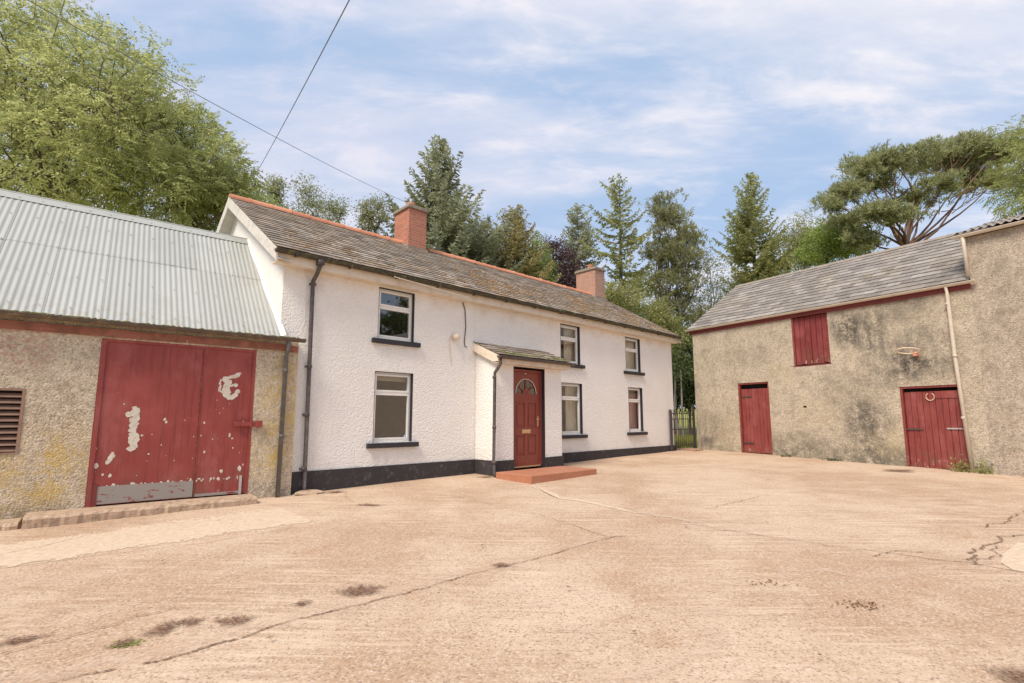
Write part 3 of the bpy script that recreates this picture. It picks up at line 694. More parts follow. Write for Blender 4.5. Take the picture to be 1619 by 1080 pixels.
mb.tube([(X, -.285, 4.33), (X, -.285, 4.22), (X - .02, -.20, 4.08), (X - .03, -.075, 3.98), (X - .03, -.07, 3.9), (X + .0, -.07, .34), (X + .0, -.12, .28)], .036, 10)
mb.box(X - .055, X + .055, -.34, -.23, 4.24, 4.34)
for Z in (3.9, 2.4, 1.55, .62): mb.tube([(X - .02, -.07, Z), (X - .02, -.07, Z + .06)], .044, 10); mb.box(X - .075, X + .035, -.07, 0, Z + .015, Z + .045)
mb.build('downpipe', PIPE, house, True)
mb = MB(); mb.lump((X + .05, -.18, gz(-3.6, 8.9) - .01), (.28, .16, .07), random.Random(3), seg=9); mb.build('drain_surround', STONE, house)

# chimneys
def chimney(x0, x1, y0, y1, z0, z1, m, capov=.05):
    mb = MB(); mb.box(x0, x1, y0, y1, z0, z1); ch = mb.build('chimney', m, house)
    mb = MB(); mb.box(x0 - capov, x1 + capov, y0 - capov, y1 + capov, z1, z1 + .085); mb.box(x0 - capov + .03, x1 + capov - .03, y0 - capov + .03, y1 + capov - .03, z1 + .085, z1 + .12)
    mb.build('cap', CAPST, ch, bevel=.015)
    mb = MB(); cy = (y0 + y1) / 2; cx = (x0 + x1) / 2
    mb.tube([(cx, cy, z1 + .10), (cx, cy, z1 + .30)], [.115, .10], 14); mb.tube([(cx, cy, z1 + .27), (cx, cy, z1 + .32)], .125, 14); mb.build('chimney_pot', TERR, ch)
    mb = MB()   # flashing fillet
    e = 6.44; sl = .5913
    for a, b in ((x0 - .05, x0), (x1, x1 + .05)): mb.prism([(y0, e - (3.15 - y0) * sl - .05), (y0, e - (3.15 - y0) * sl + .07), (3.15, e + .07), (y1, e - (y1 - 3.15) * sl + .07), (y1, e - (y1 - 3.15) * sl - .05), (3.15, e - .05)], a, b)
    mb.box(x0 - .05, x1 + .05, y0 - .05, y0, e - (3.2 - y0) * sl - .08, e - (3.15 - y0) * sl + .07)
    mb.build('flashing', CAPST, ch)
chimney(-.20, .38, 2.78, 3.55, 5.9, 7.40, BRICK)
chimney(8.36, 8.98, 2.82, 3.78, 5.9, 7.42, BRICK2)

# porch
porch = MB()
DO = (.53, 1.57, .2, 2.70)
wall_holes(porch, PR0, PR1, -.3, 2.80, [DO], PN, .16)
porch.face([(PR0, PN, -.3), (PR0, 0, -.3), (PR0, 0, 3.22), (PR0, PN, 2.84)]); porch.face([(PR1, PN, -.3), (PR1, 0, -.3), (PR1, 0, 3.22), (PR1, PN, 2.84)])
porch.box(PR0 + .1, PR1 - .1, -.06, -.05, .3, 2.8, 1)
pw = porch.build('porch', [WHITE, DARK], house)
for a, b, c in ((PR0 - .028, DO[0], PR0 - .028), (DO[1], PR1 + .028, PR1)):
    mb = MB(); mb.box(a, b, PN - .028, PN + .05, -.3, .60); mb.box(c, c + .028, PN + .0505, -.03, -.3, .60); mb.build('porch_plinth', PLINTH, pw)
mb = MB(); slate_roof(mb, -.10, 2.32, (-.92, 2.90), (-.002, 3.28), .30, .20, 21)
mb.prism([(-.90, 2.875), (-.002, 3.255), (-.002, 3.22), (-.90, 2.84)], -.07, 2.29)
pr = mb.build('porch_roof', SLATE, pw)
moss_on('moss', GMOSS, pr, (-.92, 2.90), (-.002, 3.28), 130, 31, .1, 2.3, (.02, .5), (.03, .07), 12)
mb = MB()
for X in (-.105, 2.295): mb.prism([(-.89, 2.89), (-.002, 3.262), (-.002, 3.07), (-.70, 2.76), (-.89, 2.76)], X, X + .022)
mb.box(-.083, 2.295, -.86, -.84, 2.72, 2.875); mb.box(-.083, 2.295, -.84, PN - .001, 2.72, 2.735)
mb.box(PR0 + .02, PR1 - .02, PN - .02, PN - .001, 2.715, 2.72)
mb.build('porch_fascia', CREAM, pw)
mb = MB(); gutter(mb, -.14, 2.42, -.935, 2.875, .058); mb.build('porch_gutter', PIPE, pw)
mb = MB(); X = -.10
mb.tube([(X + .03, -.935, 2.82), (X + .03, -.935, 2.72), (X - .01, -.86, 2.58), (X - .03, -.80, 2.50), (X - .03, -.80, 2.4), (X - .03, -.78, .36), (X - .03, -.84, .30)], .036, 10)
for Z in (2.38, 1.3, .55): mb.tube([(X - .03, -.79, Z), (X - .03, -.79, Z + .06)], .044, 10)
mb.build('porch_downpipe', PIPE, pw, True)
mb = MB(); a, b, c, d = DO
for (q, r_) in ((a, a + .006), (b - .006, b)): mb.box(q, r_, PN - .004, PN + .158, c, d)
mb.box(a + .006, b - .006, PN - .004, PN + .158, d - .006, d)
mb.build('door_reveal', BLACK, pw)
# front door with sunburst fanlight
a, b, d = .565, 1.535, 2.66; zb = .43; Y0 = PN + .105
mb = MB(); mb.box(a - .03, a + .03, Y0 - .01, Y0 + .05, zb, d); mb.box(b - .03, b + .03, Y0 - .01, Y0 + .05, zb, d); mb.box(a + .03, b - .03, Y0 - .01, Y0 + .05, d - .055, d)
mb.box(a + .03, b - .03, Y0 - .03, Y0 + .05, zb - .03, zb, 1)
dfm = mb.build('front_door', [DOORRED, BRASS], house)
la, lb, lt = a + .032, b - .032, d - .058
mb = MB(); cx = (la + lb) / 2; zf = 2.10; rf = .34
F = Y0 + .012
# leaf as stiles, rails and sunk panels; the arch is cut out of the top rail
xs = (la, la + .12, cx - .045, cx + .045, lb - .12, lb)
for k in (0, 2, 4): mb.box(xs[k], xs[k + 1], F, F + .04, zb + .003, 1.98)
for (z0_, z1_) in ((zb + .003, zb + .23), (1.13, 1.30), (1.88, 1.98)):
    for k in (1, 3): mb.box(xs[k], xs[k + 1], F, F + .04, z0_, z1_)
for k in (1, 3):
    for (z0_, z1_) in ((zb + .23, 1.13), (1.30, 1.88)):
        mb.box(xs[k], xs[k + 1], F + .022, F + .038, z0_, z1_); mb.box(xs[k] + .05, xs[k + 1] - .05, F + .008, F + .03, z0_ + .06, z1_ - .06)
# top part with semicircle
n = 18; arc = [(cx + rf * math.cos(math.pi * i / n), zf + rf * math.sin(math.pi * i / n)) for i in range(n + 1)]
mb.box(la, lb, F, F + .04, 1.98, zf)
for (p, q) in zip(arc[:-1], arc[1:]): mb.hexa([(q[0], F, q[1]), (p[0], F, p[1]), (p[0], F + .04, p[1]), (q[0], F + .04, q[1]), (q[0], F, lt), (p[0], F, lt), (p[0], F + .04, lt), (q[0], F + .04, lt)])
mb.box(la, cx - rf, F, F + .04, zf, lt); mb.box(cx + rf, lb, F, F + .04, zf, lt)
hub = [(cx + .115 * math.cos(math.pi * i / 10), zf + .115 * math.sin(math.pi * i / 10)) for i in range(11)]
mb.prism(hub, F - .004, F + .036, 'y')
for t in (36, 90, 144):
    c_, s_ = math.cos(R(t)), math.sin(R(t)); w2 = .016
    mb.hexa([(cx + c_ * .1 - s_ * w2, F, zf + s_ * .1 + c_ * w2), (cx + c_ * .1 + s_ * w2, F, zf + s_ * .1 - c_ * w2), (cx + c_ * .1 + s_ * w2, F + .03, zf + s_ * .1 - c_ * w2), (cx + c_ * .1 - s_ * w2, F + .03, zf + s_ * .1 + c_ * w2),
             (cx + c_ * rf - s_ * w2, F, zf + s_ * rf + c_ * w2), (cx + c_ * rf + s_ * w2, F, zf + s_ * rf - c_ * w2), (cx + c_ * rf + s_ * w2, F + .03, zf + s_ * rf - c_ * w2), (cx + c_ * rf - s_ * w2, F + .03, zf + s_ * rf + c_ * w2)])
mb.build('door_leaf', DOORRED, dfm, bevel=.004)
mb = MB(); mb.face([(p[0], F + .022, p[1]) for p in arc]); mb.build('fanlight', GLASS, dfm)
mb = MB()
for (p, q) in zip(arc[:-1], arc[1:]): mb.tube([(p[0], F - .003, p[1]), (q[0], F - .003, q[1])], .009, 5)
mb.build('fanlight_bead', CREAM, dfm)
mb = MB(); mb.box(cx - .14, cx + .14, F - .012, F - .001, 1.17, 1.26); mb.box(cx - .11, cx + .11, F - .018, F - .012, 1.19, 1.24); mb.build('letterbox', BRASS, dfm, bevel=.003)
mb = MB(); hx = lb - .06; mb.box(hx - .02, hx + .02, F - .010, F - .001, 1.33, 1.57); mb.tube([(hx, F - .01, 1.50), (hx, F - .05, 1.50), (hx - .11, F - .055, 1.50)], .010, 8); mb.build('door_handle', BRASS, dfm)
mb = MB(); mb.lump((cx - .02, F - .01, 2.555), (.03, .02, .035), random.Random(1)); mb.build('door_hook', LAMPW, dfm)
# lamp and cables on the front wall
mb = MB(); X, Z = -.65, 3.34
mb.tube([(X, -.005, Z), (X, -.04, Z)], .075, 16); mb.tube([(X, -.04, Z - .005), (X, -.09, Z - .02), (X, -.14, Z - .035), (X, -.17, Z - .045)], [.055, .085, .07, .02], 14); mb.build('wall_lamp', LAMPW, house, True)
mb = MB(); mb.tube([(X - .05, -.02, Z), (X - .13, -.012, Z - .02), (X - .12, -.012, Z - .3), (X - .07, -.012, Z - .62)], .008, 6); mb.build('lamp_cable', LAMPW, house)
mb = MB(); mb.tube([(-.42, -.01, 4.16), (-.36, -.02, 4.0), (-.33, -.02, 3.6), (-.37, -.02, 3.25), (-.35, -.02, 3.14), (-.29, -.03, 3.13)], .010, 6); mb.build('hanging_cable', IRON, house)
mb = MB(); mb.tube([(-2.4, -.355, 4.30), (-.5, -.32, 4.20)], .010, 5); mb.build('eaves_cable', BPIPE, house)
mb = MB()   # narrow white joint strip over the porch side
mb.box(-.06, -.045, -.006, -.001, .62, 4.16); mb.build('wall_joint', SMOOTHW, house); mb = MB(); mb.box(-3.98, -3.972, -.006, -.001, 3.2, 4.16); mb.build('wall_joint', SMOOTHW, house)

# doorstep (its own slab)
step = MB(); top = [(-.345, 10.79), (.38, 10.08), (1.90, 11.50), (1.17, 12.22)]
z1_ = .395
step.hexa([(p[0], p[1], .1) for p in top] + [(p[0], p[1], z1_) for p in top])
tag(step.build('doorstep', STEPM, bevel=.012), 'wide terracotta painted doorstep slab in front of the red front door', 'doorstep')

# ------------------------------------------------------------------ shed
shed = empty('shed', *SHED, 'low roughcast outbuilding with corrugated metal roof and double red doors, joined to the farmhouse', 'shed')
SL = -8.0
DS = (-2.65, -.69, .30, 2.64); LV = (-4.15, -3.37, 1.06, 1.90)
mb = MB(); wall_holes(mb, SL, 0, -.3, 2.86, [DS, LV], 0, .18)
mb.face([(0, 0, -.3), (0, .35, -.3), (0, .35, 2.86), (0, 0, 2.86)]); mb.face([(SL, 0, -.3), (SL, 4.75, -.3), (SL, 4.75, 2.86), (SL, 2.37, 5.18), (SL, 0, 2.86)])
mb.face([(SL, 4.75, -.3), (-.6, 4.75, -.3), (-.6, 4.75, 2.86), (SL, 4.75, 2.86)]); mb.face([(-.30, 0, 2.86), (0, 0, 2.86), (0, .3, 2.86), (-.30, .3, 2.86)])
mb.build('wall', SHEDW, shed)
SEV, SRG, SBK = (-.13, 2.87), (2.37, 5.25), (4.87, 2.87)
def corrugated(name, ev, rg, parent, side=1):
    mb = MB(); P_ = .076; rows = 2
    dy, dz = rg[0] - ev[0], rg[1] - ev[1]; L = math.hypot(dy, dz); nn = (-dz / L * (1 if dy > 0 else -1), abs(dy) / L)
    for r, (t0, t1, lift) in enumerate(((0, .56, 0), (.535, 1.0, .0045))):
        sh = SL - .15; rng = random.Random(40 + r)
        while sh < -.2:
            w_ = P_ * 8; tone = rng.uniform(.1, .95); lf = lift + rng.uniform(0, .003); tj = rng.uniform(-.006, .006) if r else 0
            tt = [t0 + tj, (t0 + t1) / 2, t1]
            n = 64; pr = []
            for i in range(n + 1):
                X = sh + w_ * i / n + .0; ph = math.sin(2 * math.pi * X / P_) * .0062; pr.append((X, ph + lf + (.004 if i > n - 4 else 0)))
            for i in range(n):
                for a, b in zip(tt[:-1], tt[1:]):
                    F_ = []
                    for (X, hgt), t in (((pr[i]), a), ((pr[i + 1]), a), ((pr[i + 1]), b), ((pr[i]), b)):
                        y = ev[0] + dy * t; lim = -.285 - .080 * y
                        X = min(X, lim)
                        F_.append((X, y + nn[0] * hgt, ev[1] + dz * t + nn[1] * hgt))
                    if F_[0][0] < F_[1][0] - 1e-5 or F_[3][0] < F_[2][0] - 1e-5: mb.face(F_, 0, tone)
            sh += w_
    return mb.build(name, TIN, parent)
sr = corrugated('roof', SEV, SRG, shed)
corrugated('rear_roof', SBK, SRG, sr)
mb = MB()
mb.prism([(SRG[0] - .17, SRG[1] - .135), (SRG[0], SRG[1] + .03), (SRG[0] + .17, SRG[1] - .135), (SRG[0], SRG[1] + .022)], SL - .15, -.42)
mb.tube([(SL - .15, SRG[0], SRG[1] + .018), (-.42, SRG[0], SRG[1] + .018)], .022, 8); mb.build('ridge_cap', TINCAP, sr)
mb = MB(); rng = random.Random(77)
for t in (.06, .30, .53, .78, .96):
    for k in range(24):
        X = -7.9 + k * .304 + rng.uniform(-.02, .02); y = SEV[0] + 2.5 * t; z_ = SEV[1] + 2.38 * t
        if X < -.32 - .08 * y: mb.lump((X, y - .012, z_ + .018), (.012, .012, .012), rng, 0, .3, 5, 2)
mb.build('roof_bolt', GREYM, sr)['kind'] = 'stuff'
mb = MB(); mb.prism([(SEV[0] + .04, 2.84), (2.37, 5.19), (4.7, 2.84), (4.6, 2.84), (2.37, 5.10), (.06, 2.84)], SL + .01, -.62); mb.build('roof_timber', DARK, sr)
for k in range(9):   # mortar fillet where the tin meets the gable
    t0, t1 = k / 9, (k + 1) / 9
    y0_, y1_ = SEV[0] + 2.5 * t0, SEV[0] + 2.5 * t1; za, zb_ = SEV[1] + 2.38 * t0, SEV[1] + 2.38 * t1
    xa, xb = -.285 - .08 * y0_, -.285 - .08 * y1_
    mb.hexa([(xa - .05, y0_, za - .02), (xa + .03, y0_, za - .02), (xb + .03, y1_, zb_ - .02), (xb - .05, y1_, zb_ - .02), (xa - .025, y0_, za + .03), (xa + .03, y0_, za + .06), (xb + .03, y1_, zb_ + .06), (xb - .025, y1_, zb_ + .03)])
mb.build('mortar_fillet', SMOOTHW, shed)
mb = MB(); mb.box(SL, -.22, -.035, -.002, 2.665, 2.775, 0); mb.box(-.22, -.01, -.03, -.002, 2.65, 2.76, 0)
mb.build('fascia', FASRED, shed)
mb = MB(); gutter(mb, SL - .1, .06, -.165, 2.865, .056)
gt = mb.build('gutter', SHEDG, shed); moss_on('moss', GMOSS, gt, (-.215, 2.86), (-.12, 2.87), 260, 8, -7.8, 0, (0, 1), (.02, .045), 9)
mb = MB(); X = -.21; mb.tube([(X, -.165, 2.83), (X, -.14, 2.66), (X, -.06, 2.56), (X - .01, -.055, .22)], .036, 10)
for Z in (2.3, 1.2): mb.tube([(X, -.055, Z), (X, -.055, Z + .05)], .044, 10)
mb.build('downpipe', simple((.13, .125, .12), (.24, .22, .18), .6, 10, .6), shed, True)
# double doors
def shed_leaf(x0, x1, z0, z1, kick):
    mb = MB(); mb.box(x0, x1, .02, .06, z0, z1)
    for q in (x0, x1 - .012): mb.box(q, q + .012, .012, .02, z0, z1)
    o = mb.build('door', SHEDRED, shed)
    if kick:
        mb = MB(); mb.box(x0 + .10, x1 - .006, .010, .0195, z0 + .01, z0 + .25); mb.build('kick_plate', KICK, o)
        mb = MB(); mb.box(x0 + .01, x0 + .10, .004, .0195, z0 - .03, z0 + .28); mb.build('door_foot', MAROON, o)
    else:
        mb = MB(); mb.box(x0 + .02, x1 - .06, .010, .0195, z0 + .005, z0 + .045); mb.build('kick_plate', KICK, o)
        mb = MB(); mb.box(x1 - .09, x1 - .055, .004, .0195, z0 - .01, z0 + .28); mb.build('door_foot', GREYM, o)
    return o
dl = shed_leaf(-2.64, -1.412, .33, 2.62, True); dr = shed_leaf(-1.405, -.70, .33, 2.62, False)
mb = MB(); mb.box(-2.66, -2.60, .0, .02, .30, 2.63); mb.box(-.70, -.66, -.004, .012, .30, 2.64); mb.box(-2.6, -.70, .0, .018, 2.60, 2.64); mb.build('door_frame', SHEDRED, shed)
mb = MB(); mb.box(-.93, -.52, -.05, -.006, 1.39, 1.46); mb.box(-.62, -.52, -.075, -.05, 1.37, 1.48); mb.box(-.70, -.66, -.06, -.0, 1.37, 1.50); mb.build('bolt_bar', SHEDRED, dr, bevel=.005)
def flakes(parent, strokes, spots, seed):
    rng = random.Random(seed); mb = MB(); Y = .0185
    for (pts, w_) in strokes:
        P = []
        for a, b in zip(pts[:-1], pts[1:]):
            n = max(2, int(math.dist(a, b) / .018)); P += [(a[0] + (b[0] - a[0]) * k / n, a[1] + (b[1] - a[1]) * k / n) for k in range(n)]
        P.append(pts[-1])
        for p in P:
            ww = w_ * rng.uniform(.55, 1.25); ox = rng.gauss(0, w_ * .2); n = 7; ph = rng.random() * 6
            mb.face([(p[0] + ox + ww * .6 * math.cos(ph + 2 * math.pi * k / n) * rng.uniform(.7, 1.2), Y - rng.uniform(0, .003), p[1] + ww * .6 * math.sin(ph + 2 * math.pi * k / n) * rng.uniform(.7, 1.2)) for k in range(n)][::-1])
    for (x, z, r) in spots:
        n = 8; ph = rng.random(); q = rng.uniform(.8, 1.9)
        mb.face([(x + r * math.cos(2 * math.pi * k / n) * rng.uniform(.5, 1.1), Y - rng.uniform(0, .002), z + r * q * math.sin(2 * math.pi * k / n) * rng.uniform(.5, 1.1)) for k in range(n)][::-1])
    me = parent.data; n0 = len(me.vertices); V = [tuple(v.co) for v in me.vertices] + mb.v; F = [tuple(p.vertices) for p in me.polygons] + [tuple(i + n0 for i in f) for f in mb.f]
    M = [p.material_index for p in me.polygons] + [1] * len(mb.f); m2 = bpy.data.meshes.new('door'); m2.from_pydata(V, [], F); m2.materials.append(SHEDRED); m2.materials.append(FLAKE)
    m2.polygons.foreach_set('material_index', M); m2.update(); parent.data = m2
rng = random.Random(15)
flakes(dl, [([(-2.20, 1.665), (-2.20, 1.40), (-2.20, 1.08)], .075), ([(-2.27, 1.56), (-2.23, 1.60)], .06), ([(-2.2, 1.25), (-2.16, 1.2)], .1), ([(-2.42, 1.02), (-2.45, .90)], .05)],
       [(-2.10, 1.27, .02), (-1.84, 1.5, .025), (-1.82, 1.46, .02), (-2.0, 1.0, .012), (-2.58, .86, .03), (-2.5, .74, .02), (-2.42, .72, .022), (-1.98, 1.28, .01), (-2.60, 1.1, .012)] + [(rng.uniform(-2.6, -1.45), rng.uniform(.6, 1.9), rng.uniform(.004, .010)) for _ in range(13)], 3)
flakes(dr, [([(-1.155, 2.12), (-1.155, 1.95), (-1.10, 1.92)], .035), ([(-1.05, 2.13), (-1.05, 1.90)], .075), ([(-1.05, 2.15), (-.93, 2.20), (-.89, 2.24)], .06), ([(-1.03, 2.03), (-.94, 2.05)], .05), ([(-1.08, 1.92), (-1.02, 1.84), (-.93, 1.88), (-.91, 1.95)], .06)],
       [(-1.18, 1.80, .008), (-1.0, 1.75, .008), (-1.33, 1.45, .015), (-1.13, 1.6, .008), (-.97, 1.25, .02), (-.93, 1.2, .02), (-.91, 1.05, .012), (-.80, .72, .03), (-.75, .78, .015), (-1.05, .70, .03), (-1.36, 1.25, .01), (-1.3, 1.0, .02)] + [(rng.uniform(-1.38, -.75), rng.uniform(.5, 1.9), rng.uniform(.004, .010)) for _ in range(8)] + [(rng.uniform(-1.38, -.75), .58 + rng.gauss(0, .012), rng.uniform(.008, .022)) for _ in range(16)], 4)
flakes(dl, [], [(rng.uniform(-2.5, -1.45), .57 + rng.gauss(0, .010), rng.uniform(.008, .025)) for _ in range(34)], 5)
flakes(dl, [([(-1.412, .70 + .12 * k), (-1.416, .76 + .12 * k)], .010) for k in range(14)], [], 6)
# louvred vent
mb = MB(); a, b, c, d = LV
mb.box(a, a + .03, -.01, .10, c, d); mb.box(b - .03, b, -.01, .10, c, d); mb.box(a + .03, b - .03, -.01, .10, d - .03, d); mb.box(a + .03, b - .03, -.01, .10, c, c + .02)
lvm = simple((.30, .185, .13), (.20, .10, .08), .5, 9, .7); lf = mb.build('louvre_vent', lvm, shed)
mb = MB(); n = 10
for k in range(n):
    z_ = c + .03 + (d - c - .07) * k / n
    mb.hexa([(a + .03, .0, z_), (b - .03, .0, z_), (b - .03, .075, z_ + .045), (a + .03, .075, z_ + .045), (a + .03, .0, z_ + .014), (b - .03, .0, z_ + .014), (b - .03, .075, z_ + .059), (a + .03, .075, z_ + .059)])
mb.build('slats', lvm, lf)
mb = MB(); mb.box(a, b, .12, .13, c, d); mb.build('backing', DARK, lf)
mb = MB(); mb.box(DS[0], DS[1], .10, .12, DS[2], DS[3]); mb.build('door_backing', DARK, shed)

def stone(x0, x1, y0, y1, z0, z1, seed, nx=60, rough=.005):
    rng = random.Random(seed); mb = MB(); prof = [(y0, z0), (y0 - .005, z1 - .03), (y0 + .025, z1), (y1, z1), (y1, z0)]; R_ = []; wob = 0
    for i in range(nx + 1):
        wob = wob * .9 + rng.gauss(0, .005)
        X = x0 + (x1 - x0) * i / nx; R_.append([(X, p[0] + (wob if k < 3 else 0) + rng.gauss(0, rough if k < 3 else .001), p[1] + (rng.gauss(0, rough * .6) if k in (1, 2) else 0)) for k, p in enumerate(prof)])
    for i in range(nx):
        for k in range(len(prof) - 1): mb.face([R_[i][k], R_[i + 1][k], R_[i + 1][k + 1], R_[i][k + 1]])
    mb.face(R_[0]); mb.face(R_[-1][::-1]); return mb
mb = stone(-3.22, -.62, -.47, -.002, .02, .315, 2)
o = mb.build('threshold_stone', STONE); o.location = SHED[0]; o.rotation_euler = (0, 0, SHED[1]); tag(o, 'long worn stone kerb forming the threshold of the double red shed doors', 'kerb stone')
mb = stone(-4.3, -3.26, -.42, -.002, -.05, .255, 3, 30, .008)
o = mb.build('kerb_stone', STONE); o.location = SHED[0]; o.rotation_euler = (0, 0, SHED[1]); tag(o, 'short broken kerb stone at the foot of the wall under the louvred vent', 'kerb stone')

# ------------------------------------------------------------------ barn
barn = empty('stone_barn', *BARN, 'two storey weathered grey pebbledash barn with slate roof, loft door and two red plank doors', 'barn')
D1_ = (1.72, 2.80, .30, 2.70); D2_ = (6.34, 7.62, .10, 2.34); LO = (3.66, 4.72, 3.13, 4.66)
mb = MB(); wall_holes(mb, 0, 8.0, -.3, 4.74, [D1_, D2_, LO, (3.84, 3.94, 1.84, 1.90)], 0, .16)
mb.face([(0, 0, -.3), (0, 6.4, -.3), (0, 6.4, 4.74), (0, 3.2, 6.9), (0, 0, 4.74)]); mb.face([(0, 6.4, -.3), (8, 6.4, -.3), (8, 6.4, 4.74), (0, 6.4, 4.74)])
mb.box(.02, 7.98, .2, .22, -.3, 4.7, 1)
bw = mb.build('wall', [BARNW, DARK], barn)
BEV, BRG, BBK = (-.12, 4.82), (3.2, 6.98), (6.52, 4.82)
mb = MB(); slate_roof(mb, -.14, 8.0, BEV, BRG, .33, .27, 51, jag=.010, thick=.015); slate_roof(mb, -.14, 8.0, BBK, BRG, .33, .27, 52)
br = mb.build('roof', SLATEB, barn)
mb = MB(); mb.prism([(BEV[0] + .02, BEV[1] - .02), (BRG[0], BRG[1] - .01), (BBK[0] - .02, BBK[1] - .02), (BBK[0] - .02, BBK[1] - .06), (BRG[0], BRG[1] - .06), (BEV[0] + .02, BEV[1] - .06)], -.11, 7.99); mb.build('roof_boarding', DARK, br)
mb = MB(); mb.prism([(BRG[0] - .17, BRG[1] - .085), (BRG[0], BRG[1] + .04), (BRG[0] + .17, BRG[1] - .085), (BRG[0], BRG[1] + .0)], -.15, 8.0); mb.build('ridge_cap', CAPST, br)
moss_on('moss', simple((.36, .28, .15), (.25, .19, .10)), br, BEV, BRG, 120, 61, .3, 7.8, (.05, .9), (.025, .055), 24)
mb = MB(); mb.box(-.10, 8.0, -.05, -.002, 4.63, 4.76); mb.build('fascia', MAROON, barn)
mb = MB(); gutter(mb, -.20, 8.12, -.12, 4.80, .058); mb.build('gutter', BPIPE, barn)
mb = MB(); mb.tube([(7.55, -.12, 4.76), (7.56, -.075, 4.55), (7.565, -.065, 3.0), (7.66, -.07, .22)], .042, 10)
for Z in (4.3, 3.0, 1.5): mb.tube([(7.57 + (3 - Z) * .02, -.068, Z), (7.57 + (3 - Z) * .02, -.068, Z + .06)], .048, 10)
mb.build('downpipe', BPIPE, barn, True)
def plank_door(parent, x0, x1, z0, z1, n, mat_, seed, gap=.006, name='plank_door', ragged_=0, y=.09, lean=0):
    rng = random.Random(seed); mb = MB(); w_ = (x1 - x0) / n
    for k in range(n):
        a = x0 + k * w_; b = a + w_ - gap; dz = rng.uniform(-ragged_, ragged_); yy = y + rng.uniform(-.004, .004); ch = .006
        mb.prism([(a, yy + ch), (a + ch, yy), (b - ch, yy), (b, yy + ch), (b, yy + .028), (a, yy + .028)], z0 + dz + (ragged_ * .8 if ragged_ else 0), z1 + rng.uniform(-.004, .004), 'z')
    return mb.build(name, mat_, parent)
for (a, b, c, d) in (D1_, D2_):
    fm = MB(); fm.box(a, a + .05, .02, .14, c, d); fm.box(b - .05, b, .02, .14, c, d); fm.box(a + .05, b - .05, .02, .14, d - .05, d); fm.build('door_frame', BARNRED, barn)
fm = MB()
fm.box(LO[0], LO[0] + .05, .02, .14, LO[2], LO[3]); fm.box(LO[1] - .04, LO[1], .02, .14, LO[2], LO[3]); fm.box(LO[0] - .03, LO[1] + .02, .0, .14, LO[2] - .04, LO[2])
fm.build('loft_door_frame', BARNRED, barn)
d1 = plank_door(barn, 1.78, 2.75, .40, 2.50, 8, BARNRED, 1)
mb = MB(); mb.box(1.78, 2.75, .07, .088, .40, .62); mb.build('bottom_board', BARNRED, d1)
mb = MB(); mb.box(1.80, 2.14, .072, .086, 2.22, 2.26); mb.build('strap_hinge', IRON, d1); mb = MB(); mb.box(1.80, 2.14, .06, .069, .70, .735); mb.build('strap_hinge', IRON, d1)
d2 = plank_door(barn, 6.40, 7.56, .22, 2.20, 9, BARNRED, 2, .006, ragged_=.035)
mb = MB(); mb.box(6.36, 6.74, .068, .085, 1.22, 1.26); mb.build('strap_hinge', IRON, d2)
mb = MB(); mb.box(7.22, 7.54, .068, .084, 1.25, 1.285); mb.lump((7.3, .068, 1.26), (.02, .02, .02), random.Random(1)); mb.lump((7.45, .068, 1.26), (.02, .02, .02), random.Random(1)); mb.build('bolt', GREYM, d2)
mb = MB(); mb.box(7.05, 7.54, .074, .086, 2.02, 2.2); mb.build('top_board', BARNRED, d2)
mb = MB(); cx_, cz_ = 6.95, 2.06
mb.tube([(cx_ + .085 * math.sin(R(t)), .075, cz_ - .095 * math.cos(R(t))) for t in range(-150, 151, 20)], .014, 6); mb.build('horseshoe', simple((.62, .42, .30), (.4, .25, .18)), d2)
lo = plank_door(barn, 3.72, 4.19, 3.15, 4.62, 3, LOFTRED, 3, .010, 'loft_door', .012, .05); plank_door(barn, 4.20, 4.68, 3.15, 4.62, 3, LOFTRED, 4, .010, 'loft_door', .012, .06)
mb = MB(); mb.box(4.175, 4.20, .025, .05, 3.15, 4.62); mb.build('cover_strip', LOFTRED, lo)
# basketball hoop on the wall
hoop = empty('basketball_hoop', toworld(BARN, 6.72, 0, 3.2), BARN[1], 'small orange metal basketball hoop fixed high on the barn wall', 'hoop')
mb = MB(); mb.tube([(.25 * math.cos(R(t)), -.33 + .25 * math.sin(R(t)), .035 - .05 * math.sin(R(t))) for t in range(0, 361, 15)], .014, 8, False); mb.build('rim', simple((.78, .60, .42), (.6, .42, .28)), hoop, True)
mb = MB(); mb.box(.02, .12, -.10, -.002, -.09, .015); mb.build('bracket', simple((.55, .25, .15), (.35, .15, .1)), hoop)

# taller barn section at the right
TX0, TX1 = 8.003, 20.5
FIBRE = MAT('weathered fibre cement', slate((.20, .17, .15), (.27, .235, .21), (.36, .32, .285), (.38, .30, .17), .5, 2.0), .85)
tb = empty('tall_barn', toworld(BARN, 8.0, 0), BARN[1], 'taller brown pebbledash barn section at the right edge, joined to the grey barn', 'barn')
q = TX1 - 8
mb = MB(); wall_holes(mb, 0, q, -.3, 5.92, [(3.6, 4.9, .1, 2.3)], -.003, .16)
for X in (0, q): mb.face([(X, 0, -.3), (X, 6.8, -.3), (X, 6.8, 5.92), (X, 3.4, 6.95), (X, 0, 5.92)])
mb.face([(0, 6.8, -.3), (q, 6.8, -.3), (q, 6.8, 5.92), (0, 6.8, 5.92)]); mb.box(3.6, 4.9, .2, .22, .1, 2.3, 1)
mb.build('wall', [TALLW, DARK], tb)
mb = MB(); TP = .31
